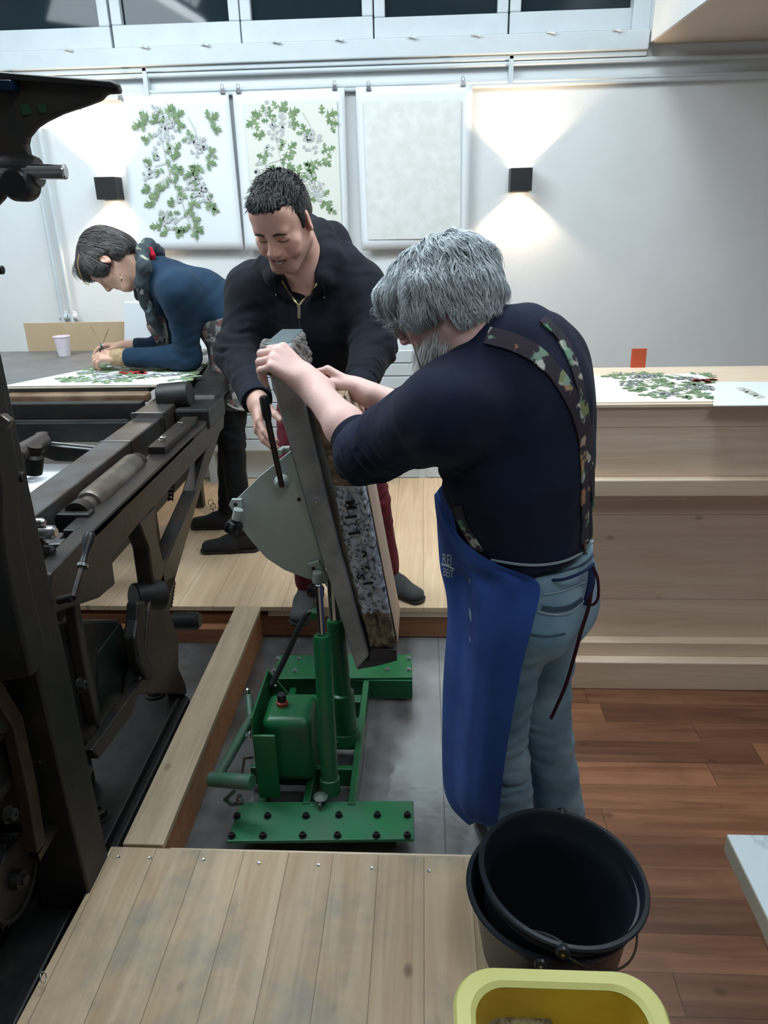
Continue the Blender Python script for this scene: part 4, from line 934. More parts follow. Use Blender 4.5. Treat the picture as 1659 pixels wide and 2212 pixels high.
# lift cylinders
def axis_cyl(nm, x0, y0, Y0_, x1, y1, Y1_, r, m, r2=None, **k): return cylo(nm, at(x0, y0, Y=Y0_), at(x1, y1, Y=Y1_), r, m, lf, r2, **k)
c0, c1 = at(714, 1712, Y=1.73), at(695, 1372, Y=1.80)
c0.z = max(c0.z, .09)
ax_ = c1-c0; Lc = ax_.length; r = .0255
cyl_o = MB().lathe([(0, 0), (r+.004, 0), (r+.004, .05), (r, .052), (r, Lc-.01), (r-.003, Lc), (.011, Lc), (.011, Lc-.02), (0, Lc-.02)], c0, ax_, 36).build('lift_cylinder', GREEN, lf, 0, smooth=True)
cylo('piston_rod', at(697, 1385, Y=1.80), at(688, 1262, Y=1.825), .0105, CHROME, cyl_o)
d0, d1 = at(748, 1585, Y=2.0), at(724, 1338, Y=2.02); ax2 = d1-d0; L2_ = ax2.length
cy2 = MB().lathe([(0, 0), (.038, 0), (.038, .16), (.03, .165), (.028, L2_-.005), (.025, L2_), (.017, L2_), (0, L2_-.01)], d0, ax2, 36).build('lift_cylinder', GREEN, lf, 0, smooth=True)
cylo('piston_rod', at(724, 1345, Y=2.02), at(716, 1225, Y=2.04), .0175, CHROME, cy2)
cylo('cylinder_base', at(752, 1605, Y=1.99), at(748, 1580, Y=2.0), .044, GREEN, lf)
cylo('port_block', at(683, 1335, Y=1.98), at(683, 1318, Y=1.98), .017, GREEN, lf)
# pump housing: rounded box with lid edge
f0, f1 = at(578, 1690, Y=1.75), at(668, 1560, Y=1.75); ztb = f1.z; ybk = at(620, 1493, Z=ztb).y
x0b, x1b = at(561, 1560, Y=1.75).x, at(672, 1560, Y=1.75).x
hs = MB().box(x0b, x1b, 1.75, ybk, max(f0.z, .10), ztb).build('pump_housing', GREEN, lf, .028, smooth=True, seg=6)
pc = at(610, 1522, Z=ztb); MB().lathe([(0, 0), (.017, 0), (.017, .012), (.014, .014), (0, .014)], pc, (0, 0, 1), 24).build('red_gasket', mat('red_plastic', (.35, .03, .02), .4), hs, 0, smooth=True)
MB().lathe([(0, .012), (.0135, .012), (.0135, .035), (.0125, .038), (0, .039)], pc, (0, 0, 1), 24).build('filler_cap', BLKP, hs, 0, smooth=True)
xs_ = x0b-.012
yb_f = 1.72
br_ = MB().box(xs_-.006, xs_+.0, yb_f, ybk+.07, .10, ztb+.035).build('side_bracket', GREEN, lf, .002)
MB().box(xs_-.002, x0b+.05, yb_f-.01, yb_f, .085, ztb-.02).build('front_bracket', GREEN, lf, .003)
MB().prism([(xs_, ybk+.06, ztb+.03), (xs_, ybk+.06, ztb-.12), (xs_+.06, ybk+.06, ztb-.06)], (0, .008, 0)).build('rear_gusset', GREEN, lf, .001)
for (x, y, Yq) in ((588, 1482, 1.95), (562, 1590, 1.72)):
    cylo('bracket_bolt', at(x, y, Y=Yq), at(x+10, y, Y=Yq), .006, CHROME, lf, n=10)
hexbolt('lever_pin', at(541, 1588, Y=1.72), (-1, 0, 0), .009, .012, CHROME, lf)
# pump lever
l0, l1, l2 = at(537, 1504, Y=1.86), at(541, 1548, Y=1.80), at(470, 1678, Y=1.66)
lv = MB().tube(spline([l0, l1], 3), .0125, 16).tube([l1+Vector((.006, 0, 0)), l2], [.0155, .0145], 16).build('pump_lever', GREEND, lf, 0, smooth=True)
MB().lathe([(0, 0), (.006, .002), (.008, .012), (.006, .02), (0, .024)], at(535, 1502, Y=1.86), (0, .2, 1), 14).build('spring_end', CHROME, lv, 0, smooth=True)
MB().tube([at(455, 1683, Y=1.66), at(545, 1690, Y=1.62)], .0215, 20).build('foot_bar', GREEND, lv, .002, smooth=True)
MB().tube([at(541, 1550, Y=1.80), at(560, 1552, Y=1.80)], .009, 10).build('lever_stub', GREEND, lv, 0, smooth=True)
MB().tube([at(520, 1690, Y=1.70), at(528, 1638, Y=1.80), at(546, 1636, Y=1.80)], .004, 8).build('return_spring_rod', IRON, lv, 0, smooth=True)
MB().tube([at(505, 1710, Y=1.62), at(486, 1728, Y=1.64), at(500, 1738, Y=1.63), at(525, 1735, Y=1.62)], .006, 8).build('hook_arm', GREEND, lf, 0, smooth=True)
hexbolt('hook_nut', at(519, 1728, Y=1.62), (0, 0, 1), .009, .014, SCREW, lf)
c_ = at(693, 1724, Z=ZB+.02); MB().lathe([(0, 0), (.02, 0), (.022, .006), (.012, .012), (0, .014)], c_, (0, 0, 1), 20).build('worn_disc', GREEND, lf, 0, smooth=True)
MB().box(c_.x-.004, c_.x+.004, c_.y-.03, c_.y+.0, ZB, ZB+.022).build('disc_tab', GREEND, lf, .001)
MB().tube(spline([at(586, 1480, Y=1.92), at(612, 1430, Y=1.95), at(645, 1358, Y=1.97), at(664, 1326, Y=1.98), at(684, 1322, Y=1.98)], 8), .0095, 14).build('hydraulic_hose', mat('black_rubber', (.014, .016, .017), .5), lf, 0, smooth=True)
# ---- tilting tray (steel), seen almost edge-on
Y0 = 1.85; DEP = .25
STEEL = mat('grey_blotched_steel', (.24, .245, .25), .45, .15, .6, 9, (.42, .41, .39), .0004, 60)
STEELD = mat('dark_grey_steel', (.05, .06, .065), .5, .2, .3, 9)
tray = [(563, 742), (630, 748), (668, 912), (712, 1100), (762, 1285), (797, 1412), (856, 1405), (858, 1427), (770, 1449), (742, 1355), (704, 1230), (656, 1060), (606, 898), (590, 830)]
MB().prism(pxY([(563, 748), (628, 745), (668, 912), (712, 1100), (762, 1285), (797, 1418), (770, 1447), (742, 1355), (704, 1230), (656, 1060), (606, 898), (588, 830)], Y0), (0, .035, 0)).build('side_bar', STEEL, lf, .005)
MB().prism(pxY([(606, 745), (628, 745), (735, 1200), (790, 1412), (775, 1412), (712, 1200)], Y0+.035), (0, DEP-.035, 0)).build('tray_plate', STEELD, lf, .003)
MB().prism(pxY([(772, 1447), (768, 1432), (798, 1424), (797, 1408), (855, 1402), (858, 1428), (815, 1440)], Y0+.004), (0, DEP, 0)).build('end_stop', STEELD, lf, .004)
MB().prism(pxY([(797, 1425), (800, 1404), (854, 1404), (852, 1420)], Y0-.012), (0, .02, 0)).build('stop_lip', BLKP, lf, .003)
for (x, y) in ((683, 1082),):
    p = at(x, y, Y=Y0); MB().lathe([(0, 0), (.0125, 0), (.0125, .002), (.010, .003), (.0, .003)], p, (0, -1, 0), 24).build('pivot_washer', STEEL, lf, 0, smooth=True)
    MB().lathe([(0, .002), (.0045, .002), (.004, .006), (0, .0075)], p, (0, -1, 0), 16).build('pivot_stud', CHROME, lf, 0, smooth=True)
def crumb(nm, pts, y0, y1, sd):
    r_c = random.Random(sd); mb = MB()
    for i in range(len(pts)-1):
        a_, c_ = at(*pts[i], Y=y0), at(*pts[i+1], Y=y0)
        for k in range(3):
            q = a_.lerp(c_, (k+.5)/3); 
            for yy_ in np.arange(y0, y1, .022):
                rr_ = r_c.uniform(.010, .016); mb.lathe([(0, -rr_), (rr_*.7, -rr_*.7), (rr_, 0), (rr_*.75, rr_*.65), (0, rr_)], (q.x+r_c.uniform(-.004, .004), yy_, q.z+r_c.uniform(-.004, .004)), (r_c.random(), r_c.random(), 1), 7)
    return mb.build(nm, mat(nm+'_grey', (.20, .18, .17), .85, var=.5, vscale=60, bump=.002, bscale=80), lf, 0, smooth=True)
MB().prism(pxY([(570, 742), (622, 742), (636, 800), (588, 806)], Y0+.01), (0, DEP, 0)).build('tray_end_block', mat('blue_grey_steel', (.13, .165, .175), .5, .3, .3, 9), lf, .004)
crumb('crumbled_edge', [(624, 748), (632, 775), (644, 815)], Y0+.03, Y0+DEP, 2); crumb('crumbled_rim', [(568, 748), (575, 775), (584, 806)], Y0+.005, Y0+.06, 3)
# quadrant plate with its fittings
PLQ = mat('pale_zinc_plate', (.46, .52, .50), .4, .2, .12, 4, (.38, .44, .40))
quad = [(497, 1092), (560, 1030), (628, 974), (648, 1040), (690, 1190), (710, 1256), (700, 1262), (668, 1252), (615, 1232), (575, 1206), (545, 1172), (520, 1140), (504, 1112)]
qd = MB().prism(pxY(quad, Y0+.06), (0, .010, 0)).build('quadrant_plate', PLQ, lf, .0015)
q2 = [(x+12, y-4) for x, y in quad]
p = at(646, 1079, Y=Y0+.0595); MB().lathe([(0, 0), (.0058, 0), (.0058, .0012), (0, .0012)], p, (0, -1, 0), 16).build('bolt_hole', mat('rust_dark_hole', (.03, .008, .005), .8), qd)
def tabfit(pts, knob, r, tube):
    tb_ = MB().prism(pxY(pts, Y0+.048), (0, .012, 0)).build('clamp_tab', PLQ, lf, .0015)
    hc = at(*tube[0], Y=Y0+.047); MB().lathe([(0, 0), (.0055, 0), (.0055, .001), (0, .001)], hc, (0, -1, 0), 12).build('clamp_hole', MATS['rust_dark_hole'], tb_)
    cylo('clamp_sleeve', at(*tube[1], Y=Y0+.03), at(*tube[2], Y=Y0+.03), .0135, PLQ, tb_)
    kc = at(*knob, Y=Y0+.028); mbk = MB(); n = 40; pts_ = []
    axk = (at(*tube[2], Y=Y0+.03)-at(*tube[1], Y=Y0+.03)).normalized(); u_ = Vector((0, 1, 0)); v_ = axk.cross(u_)
    rows = []
    for zz, sc in ((-.016, .55), (-.014, .8), (-.004, 1), (.010, 1), (.018, .8), (.021, .35)):
        rows.append([kc+axk*zz+(u_*math.cos(2*math.pi*i/n)+v_*math.sin(2*math.pi*i/n))*r*sc*(1+.13*math.cos(6*2*math.pi*i/n)) for i in range(n+1)])
    mbk.grid(rows); mbk.add(rows[0][:-1], [tuple(range(n))]); mbk.add(rows[-1][:-1], [tuple(range(n))])
    mbk.build('star_knob', BLKP, tb_, 0, smooth=True)
tabfit([(494, 1092), (500, 1079), (522, 1079), (527, 1128), (522, 1138), (515, 1122)], (505, 1138), .0235, ((509, 1090), (516, 1100), (510, 1122)))
tabfit([(663, 1220), (688, 1212), (702, 1238), (706, 1270), (690, 1240)], (682, 1275), .0235, ((677, 1228), (686, 1236), (684, 1258)))
hb = at(610, 1040, Y=Y0+.045); MB().lathe([(0, 0), (.022, 0), (.022, .008), (.016, .014), (.012, .022), (0, .022)], hb, (0, -1, 0), 28).build('lever_hub', PLQ, qd, 0, smooth=True)
g0, g1, g2 = at(569, 855, Y=Y0-.02), at(578, 905, Y=Y0-.015), at(609, 1050, Y=Y0+.02)
lvr = MB().tube([g1, g2], [.0085, .0075], 14).build('clamp_lever', mat('brown_steel_rod', (.05, .035, .03), .4, .6), lf, 0, smooth=True)
MB().lathe([(0, 0), (.009, .001), (.0125, .006), (.0125, .05), (.010, .062), (.0105, .064), (0, .066)], g0, g1-g0, 18).build('grip', BLKP, lvr, 0, smooth=True)
MB().tube([at(603, 978, Y=Y0+.08), at(612, 970, Y=Y0+.1), at(626, 970, Y=Y0+.1)], .009, 12).build('plate_handle', PLQ, qd, 0, smooth=True)
prismY('tray_web', [(640, 960), (668, 1060), (706, 1200), (700, 1255), (640, 1020)], Y0+.16, Y0+.17, PLQ, lf, .001)
# ------------------------------------------------------------------ lithographic stone
STM, nt, b = newmat('rough_limestone'); b.inputs['Roughness'].default_value = .8
v = coords(nt); f1 = noise(nt, v, 34, 5, .7); f2 = noise(nt, v, 9, 3)
c_ = ramp(nt, f1, [(.32, (.035, .026, .018)), (.44, (.17, .115, .065)), (.58, (.34, .25, .15)), (.75, (.50, .40, .27))])
sxyz = N(nt, 'ShaderNodeTexCoord'); sp = N(nt, 'ShaderNodeSeparateXYZ'); L(nt, sxyz.outputs['Object'], sp.inputs[0])
zn = mathn(nt, 'ADD', sp.outputs[2], mathn(nt, 'MULTIPLY_ADD', f2, .05, -.025))
zlo, zhi = at(800, 1330, Y=Y0).z, at(740, 1052, Y=Y0).z
inb = mathn(nt, 'MULTIPLY', mathn(nt, 'GREATER_THAN', zn, zlo), mathn(nt, 'LESS_THAN', zn, zhi))
near = mathn(nt, 'LESS_THAN', sp.outputs[1], Y0+.03); inb = mathn(nt, 'MULTIPLY', inb, near)
wsh = ramp(nt, noise(nt, v, 75, 4, .7), [(.36, (.05, .055, .06)), (.44, (.30, .32, .34)), (.52, (.72, .75, .78))])
L(nt, mixc(nt, inb, c_, wsh), b.inputs['Base Color'])
bp = N(nt, 'ShaderNodeBump'); bp.inputs['Distance'].default_value = .006; L(nt, f1, bp.inputs['Height']); L(nt, bp.outputs[0], b.inputs['Normal'])
STONEF = mat('polished_limestone_face', (.60, .42, .29), .55, 0, .12, 3, (.50, .42, .34))
stone_poly = [(612, 752), (690, 760), (738, 908), (790, 1034), (856, 1398), (798, 1407), (745, 1190), (708, 1020), (668, 880)]
ston = thing('lithographic_stone', 'heavy litho stone with whitewashed numbered edge standing tilted on the grey tray', 'stone', at(800, 1405, Y=Y0))
# rough edge: subdivided slab with noise displacement
pl = pxY([(664, 862), (741, 858), (754, 905), (786, 1040), (856, 1396), (800, 1406), (748, 1190), (712, 1020), (676, 900)], Y0+.004)
Lp = [pl[0], pl[8], pl[7], pl[6], pl[5]]; Rp = [pl[1], pl[2], pl[3], (pl[3]+pl[4])/2, pl[4]]
Ls, Rs = spline(Lp, 30), spline(Rp, 30); rows = []; rr = random.Random(5)
NT, ND = 14, 36
def rough(p, amp, s=1):
    P_ = np.array([list(p)]); return amp*(float(foldnoise(P_, 160, 3)[0])*.5+float(foldnoise(P_, 420, 4)[0])*.5)
mb = MB(); nu = len(Ls)
front = []
for i in range(nu):
    row = []
    for j in range(NT+1):
        p = Ls[i].lerp(Rs[i], j/NT); e = min(j, NT-j)/NT
        groove = -.008*math.exp(-((j/NT-.48)/.05)**2) if i > nu*.55 else 0
        row.append(p+Vector((rough(p, .004) if 0 < j < NT else rough(p, .0035), -rough(p+Vector((9, 0, 0)), .006)+(.008 if e == 0 else 0)-groove, 0)))
    front.append(row)
loop_rows = []
for i in range(nu):
    row = list(front[i])
    rgt = row[-1]; lft = row[0]
    r_ = [Vector((rgt.x if k == 0 else Rs[i].x, Rs[i].y+.008+(DEP-.03)*k/ND, rgt.z if k == 0 else Rs[i].z)) for k in range(1, ND+1)]
    l_ = [Vector((Ls[i].x+rough(Ls[i]+Vector((0, k*.01, 0)), .002), Ls[i].y+.008+(DEP-.03)*k/ND, Ls[i].z)) for k in range(ND, 0, -1)]
    loop_rows.append(row+r_+l_+[row[0]])
mb.grid(loop_rows)
n_ = len(loop_rows[0])-1
for rw, fl_ in ((loop_rows[0], False), (loop_rows[-1], True)):
    # end caps as strips between front half and back half
    a_ = rw[:NT+1]; left = rw[NT+ND+1:NT+2*ND+1][::-1]; right = rw[NT+1:NT+ND+1]
    grid_rows = [a_]+[[left[k].lerp(right[k], j/NT)+Vector((0, 0, rough(left[k].lerp(right[k], j/NT), .006) if 0 < j < NT and k < ND-1 else 0)) for j in range(NT+1)] for k in range(ND)]
    mb.grid(grid_rows)
# back side
back = [[rw[NT+ND].lerp(rw[NT+ND+1], j/4) for j in range(5)] for rw in loop_rows]; mb.grid(back)
me = mb.build('rough_slab', STM, ston, 0, smooth=True, angle=60)
fc = [[Rs[i]+Vector((.0035, .02+(DEP-.05)*k/3, 0)) for k in range(4)] for i in range(0, nu, 6)]
MB().grid(fc).build('polished_face', STONEF, ston, 0, solid=.002)
# stone marks painted on the edge
def stone_text(s, x, y, size, ang=0, m=mat('black_paint_mark', (.008, .008, .01), .7)):
    cu = bpy.data.curves.new('mark', 'FONT'); cu.body = s; cu.size = size; cu.extrude = .0012; cu.offset = .0012; cu.align_x = 'CENTER'; cu.align_y = 'CENTER'
    o = bpy.data.objects.new('mark', cu); COL.objects.link(o); dg = bpy.context.evaluated_depsgraph_get()
    me_ = bpy.data.meshes.new_from_object(o.evaluated_get(dg)); bpy.data.objects.remove(o)
    p = at(x, y, Y=Y0-.005); me_.transform(Matrix.Translation(p) @ Matrix.Rotation(R_(ang), 4, 'Y') @ Matrix.Rotation(R_(90), 4, 'X'))
    return link('painted_mark', me_, m, ston)
for s, x, y, z_, a_ in (('M', 757, 1091, .036, 80), ('I', 757, 1117, .045, 80), ('I', 764, 1152, .045, 80), ('9', 779, 1198, .042, 80), ('6', 786, 1228, .042, 80), ('S', 778, 1246, .03, 80), ('I', 794, 1260, .04, 80)):
    stone_text(s, x, y, z_, a_)
# ------------------------------------------------------------------ people
def skinmat(name):
    m, nt, b = newmat(name); a = N(nt, 'ShaderNodeAttribute'); a.attribute_name = 'tint'
    v = coords(nt); f = noise(nt, v, 60, 4)
    L(nt, mixc(nt, mathn(nt, 'MULTIPLY', f, .22), a.outputs['Color'], (.42, .16, .12)), b.inputs['Base Color'])
    b.inputs['Roughness'].default_value = .52; b.inputs['Subsurface Weight'].default_value = .08; b.inputs['Subsurface Radius'].default_value = (.01, .004, .002)
    bp = N(nt, 'ShaderNodeBump'); bp.inputs['Distance'].default_value = .0006; L(nt, noise(nt, v, 240, 3), bp.inputs['Height']); L(nt, bp.outputs[0], b.inputs['Normal']); return m
SKIN = skinmat('skin')
NAIL = mat('finger_nail', (.66, .42, .36), .35)
EYEW = mat('eye_white', (.62, .60, .58), .3); EYED = mat('eye_dark', (.02, .012, .008), .2)
GOLD = mat('gold_metal', (.75, .52, .22), .25, 1); BRASS = mat('brass_zip', (.62, .50, .27), .3, .9)
def P(x, y, Y): return at(x, y, Y=Y)
def body(parent, S, H, h, base, tint=None, **kw):
    V, Fc = S.mesh(h); V = relax(V, Fc, 1, .35)
    C_ = head_tint(V, H, base=base, **kw); d = np.linalg.norm(V-np.array(H.c), axis=1)
    C_[d > .2*H.s] = base
    if tint is not None: C_ = tint(V, C_)
    return qmesh('body', V, Fc, SKIN, parent, C_)
def eyes(H, parent, look=-.25, r=.0122, openz=.003):
    for sg in (-1, 1):
        c = H(sg*.032, .0805, .0032); e = MB().lathe([(r*math.sin(a)*H.s, -r*math.cos(a)*H.s) for a in np.linspace(0, math.pi, 12)], c, H.f, 16).build('eye', EYEW, parent, 0, smooth=True)
        g = (H.f+H.u*look).normalized(); MB().lathe([(r*1.03*math.sin(a)*H.s, r*1.03*math.cos(a)*H.s) for a in np.linspace(0, .5, 5)], c, g, 16).build('iris', EYED, e, 0, smooth=True)
def hairblade(name, H, parent, m, arcs, w=.004): pass

# =============== 1. grey-haired man with the blue apron (right)
OM = thing('person', 'person with grey hair, dark sweater and blue apron, gripping the top of the lift tray', 'person', (.26, 1.55, 0))
base_o = (.78, .50, .45)
fo = Vector((-.80, .60, 0)).normalized(); lo_ = Vector((-.60, -.80, 0))          # facing, his left
Ho = headframe(P(957, 648, 1.52), (-.80, .26, -.54), (-.45, .20, .85), .95)
nb = P(1074, 776, 1.50)
shL, shR = nb+lo_*.165+Vector((-.02, 0, -.075)), nb-lo_*.165+Vector((.0, 0, -.075))
elL, wrL = P(790, 974, 1.60), P(668, 828, 1.79)
elR, wrR = P(930, 900, 1.93), P(775, 842, 1.97)
pel = P(1148, 1262, 1.55); hipL, hipR = pel+lo_*.085+Vector((0, 0, -.03)), pel-lo_*.085+Vector((0, 0, -.03))
ftL = at(1108, 1820, Z=.09); ftR = at(1212, 1772, Z=.09)
knL = (hipL+ftL)/2+Vector((-.035, .02, .02)); knR = (hipR+ftR)/2+Vector((-.035, .02, .02))
S = SDF(); add_head(S, Ho)
S.cap(Ho(0, -.03, -.05), P(1066, 750, 1.51), .056, .062, .03); S.cap(P(1066, 750, 1.51), nb, .062, .064, .03)
S.cap(nb, P(1110, 930, 1.52), .085, .115, .04, flat=(lo_, 1.3)); S.cap(P(1110, 930, 1.52), P(1130, 1100, 1.54), .11, .095, .04, flat=(lo_, 1.2)); S.cap(P(1130, 1100, 1.54), pel, .095, .095, .04, flat=(lo_, 1.2))
S.cap(shL, shR, .05, k=.04)
S.chain([shL, elL], [.05, .044]); S.cap(elL, elL.lerp(wrL, .35), .046, .0465, .03); S.cap(elL.lerp(wrL, .35), wrL, .0465, .030, .02)
S.chain([shR, elR], [.05, .042]); S.cap(elR, wrR, .043, .0285, .02)
for a_, b_, c_ in ((hipL, knL, ftL), (hipR, knR, ftR)):
    S.cap(a_, b_, .072, .05, .03); S.cap(b_, c_, .05, .034, .02); S.cap(c_, c_+Vector((-.03, .10, -.055)), .032, .020, .02)
# left hand over the tray end, right hand closed on the stone edge
dL = (P(596, 772, 1.80)-wrL).normalized()
add_hand(S, wrL, dL, Vector((-.35, .60, -.8)), Vector((.1, 1, .1)), curl=((.95, .9, .5), (.95, .95, .5), (1.0, .95, .5), (1.05, .95, .5)), s=1.16, tcurl=.6, tdir=(.6, .5, .7), wr_r=.030)
dR = (P(712, 812, 1.99)-wrR).normalized()
add_hand(S, wrR, dR+Vector((0, 0, .12)), Vector((-.35, -.25, -.9)), Vector((.0, -1, .25)), curl=((.75, .9, .6), (.8, .9, .6), (.85, .9, .6), (.9, .9, .6)), s=1.04, tcurl=.35, tdir=(.9, .35, .35), wr_r=.029)
body(OM, S, Ho, .0033, base_o, flush=(.68, .24, .20), flushamt=.8, stub=(.55, .50, .48))
eyes(Ho, OM)
SWN = cloth('navy_wool_sweater', (.010, .016, .040), (.006, .009, .022), 500, .004, 18)
W_ = SDF()
W_.cap(nb+Vector((.0, 0, -.01)), P(1108, 850, 1.52), .090, .128, .05, flat=(lo_, 1.28)); W_.cap(P(1108, 850, 1.52), P(1120, 1010, 1.53), .128, .142, .05, flat=(lo_, 1.22))
W_.cap(P(1120, 1010, 1.53), P(1136, 1166, 1.55), .142, .140, .04, flat=(lo_, 1.2), cut=True)
W_.ell(P(1150, 880, 1.55), (.17, .11, .20), (lo_, fo, (0, 0, 1)), .05)
W_.cap(shL, shR, .072, k=.07)
W_.cap(P(1078, 745, 1.49), P(1112, 740, 1.54), .066, .066, .05)
W_.cap(shL+Vector((.02, .02, .0)), elL, .085, .074, .05); cuL = elL.lerp(wrL, .16)
W_.cap(elL, cuL, .074, .056, .02, cut=True)
W_.cap(shR, elR, .078, .064, .05); W_.cap(elR, elR.lerp(wrR, .12), .064, .052, .02, cut=True)
sw, V, Fc = garment('sweater', W_, SWN, OM, .005, (.0042, 24, 11), rings=[(elL.lerp(shL, .12), elL-shL, .11, .040, .010), (elL, elL-shL, .05, .026, .004), (P(960, 860, 1.5), elL-shL, .10, .07, .006), (P(985, 985, 1.46), (.7, 0, .7), .10, .055, .007), (elR, elR-shR, .07, .03, .004), (P(1120, 1150, 1.52), (0, 0, 1), .12, .05, .003)])
BS = bvh(V, Fc)
# cuff ribbing
CUFF = cloth('navy_rib', (.007, .010, .024), None, 700, .001, 60)
dcu = (wrL-elL).normalized(); MB().lathe([(.050, -.004), (.0565, 0), (.057, .02), (.0545, .038), (.050, .04)], elL.lerp(wrL, .10), dcu, 28).build('cuff', CUFF, sw, 0, smooth=True)
# jeans
DEN = cloth('washed_denim', (.16, .28, .38), (.33, .44, .52), 900, .005, 12); 
W_ = SDF()
W_.cap(P(1140, 1190, 1.55), pel, .137, .130, .03, flat=(lo_, 1.22), cuta=True); 
W_.ell(pel-fo*.045+Vector((0, 0, -.045)), (.155, .10, .12), (lo_, fo, (0, 0, 1)), .05)
for a_, b_, c_ in ((hipL, knL, ftL), (hipR, knR, ftR)):
    W_.cap(a_, b_, .094, .070, .03); W_.cap(b_, c_+Vector((0, 0, .01)), .070, .066, .03, cut=True)
jn_, Vj, Fj = garment('jeans', W_, DEN, OM, .005, (.0028, 34, 21), rings=[(knL, (0, 0, 1), .10, .06, .0025), (knR, (0, 0, 1), .10, .06, .0025), (P(1160, 1400, 1.52), (.3, 0, 1), .08, .06, .003), (P(1115, 1680, 1.5), (.2, 0, 1), .12, .04, .0025)])
BJ = bvh(Vj, Fj)
SEAM = mat('denim_seam', (.04, .07, .11), .9); SEAML = mat('denim_light_edge', (.30, .38, .43), .9)
def seam(px, bl, w_, m, par, nm, off=.0015, n=5):
    q = decal(bl, interp_px(px, n), off=off)
    if len(q) > 2: return ribbon(nm, q, w_, m, par)
seam([(1062, 1222), (1110, 1236), (1160, 1243), (1215, 1236), (1262, 1216), (1286, 1190)], [BJ], .004, SEAM, jn_, 'waistband_seam')
seam([(1062, 1208), (1110, 1216), (1160, 1219), (1215, 1211), (1262, 1188), (1284, 1160)], [BJ, BS], .005, SEAML, jn_, 'waistband_edge', off=.003)
seam([(1158, 1214), (1159, 1230), (1160, 1248)], [BJ], .013, MATS['denim_light_edge'], jn_, 'belt_loop', off=.004, n=3)
seam([(1172, 1284), (1215, 1276), (1262, 1258)], [BJ], .003, SEAML, jn_, 'yoke_seam')
seam([(1160, 1320), (1195, 1327), (1230, 1322), (1262, 1296)], [BJ], .004, SEAML, jn_, 'pocket_edge')
seam([(1170, 1312), (1200, 1316), (1232, 1310), (1256, 1294)], [BJ], .010, SEAM, jn_, 'pocket_opening')
seam([(1140, 1368), (1180, 1374), (1220, 1368)], [BJ], .002, SEAM, jn_, 'pocket_bottom_seam')
# shoes
SHB = mat('black_leather', (.012, .012, .013), .5)
def shoe(parent, ank, d, name='shoe', m=SHB, L_=.27, zf=0.0, boot=.05):
    d = V3((d[0], d[1], 0)).normalized(); b0 = V3((ank.x, ank.y, zf)); s = SDF()
    s.cap(b0-d*.045+Vector((0, 0, .045)), b0+d*.06+Vector((0, 0, .045)), .044, .042, .03); s.cap(b0+d*.05+Vector((0, 0, .036)), b0+d*(L_-.10)+Vector((0, 0, .030)), .040, .030, .03, flat=(d.cross(Vector((0, 0, 1))), 1.35))
    s.cap(b0+Vector((0, 0, .05)), b0+Vector((0, 0, .05+boot)), .046, .047, .02)
    V_, F_ = s.mesh(.005); V_[:, 2] = np.maximum(V_[:, 2], zf+.012); o = qmesh(name, V_, F_, m, parent)
    sl = SDF(); sl.cap(b0-d*.05+Vector((0, 0, .02)), b0+d*(L_-.095)+Vector((0, 0, .02)), .040, .034, .02, flat=(d.cross(Vector((0, 0, 1))), 1.25))
    V_, F_ = sl.mesh(.006); V_[:, 2] = np.clip(V_[:, 2], zf+.0005, zf+.016); qmesh('sole', V_, F_, MATS.get('dark_sole') or mat('dark_sole', (.02, .02, .02), .7), o); return o
shoe(OM, ftL, (-.3, .95, 0)); shoe(OM, ftR, (-.3, .95, 0))
MB().prism(pxY([(1172, 1420), (1203, 1400), (1202, 1450), (1190, 1505), (1176, 1480)], 1.70), (0, .02, 0)).build('dark_rag', mat('black_rag', (.006, .007, .010), .9), OM, .006)
# braces
BRC = patterned('floral_braces', (.030, .022, .035), [(.20, .28, .13), (.42, .19, .09), (.40, .42, .38), (.05, .22, .12), (.55, .55, .5)], 24, .57)
def brace(px, w_, nm='brace', off=.002): 
    q = decal([BS], interp_px(px, 6), off=off)
    return ribbon(nm, q, w_, BRC, OM, .0022)
brace([(1052, 726), (1100, 738), (1155, 765), (1205, 815), (1242, 880), (1258, 950), (1262, 1040), (1262, 1110), (1260, 1172)], .036)
brace([(1170, 690), (1210, 730), (1238, 790), (1258, 870), (1270, 960), (1278, 1060), (1281, 1130)], .028)
brace([(988, 1092), (1002, 1130), (1018, 1160), (1034, 1190)], .030)
q = decal([BS, BJ], [(1259, 1170), (1260, 1180), (1261, 1190), (1262, 1200)], off=.004)
if len(q) > 2: ribbon('brace_clip', q, .014, mat('brown_leather_tab', (.12, .05, .03), .6), OM)
# apron: a cloth wrapped round the front of the body
APR = cloth('royal_blue_apron', (.030, .085, .33), (.020, .055, .22), 800, .004, 9)
rows = []
spec = [ # y, x right edge, Y right, x left silhouette, Y mid
 (1062, 946, 1.56, 942, 1.66), (1100, 958, 1.50, 943, 1.66), (1140, 980, 1.46, 946, 1.66), (1180, 1012, 1.43, 949, 1.66), (1212, 1060, 1.41, 951, 1.66), (1235, 1110, 1.40, 953, 1.66), (1252, 1176, 1.42, 956, 1.67),
 (1300, 1164, 1.41, 966, 1.67), (1360, 1150, 1.41, 967, 1.67), (1420, 1130, 1.41, 961, 1.66), (1500, 1110, 1.42, 956, 1.65), (1580, 1094, 1.42, 955, 1.65), (1660, 1082, 1.43, 955, 1.65), (1700, 1078, 1.43, 956, 1.65), (1740, 1074, 1.44, 966, 1.64), (1775, 1070, 1.44, 1010, 1.60)]
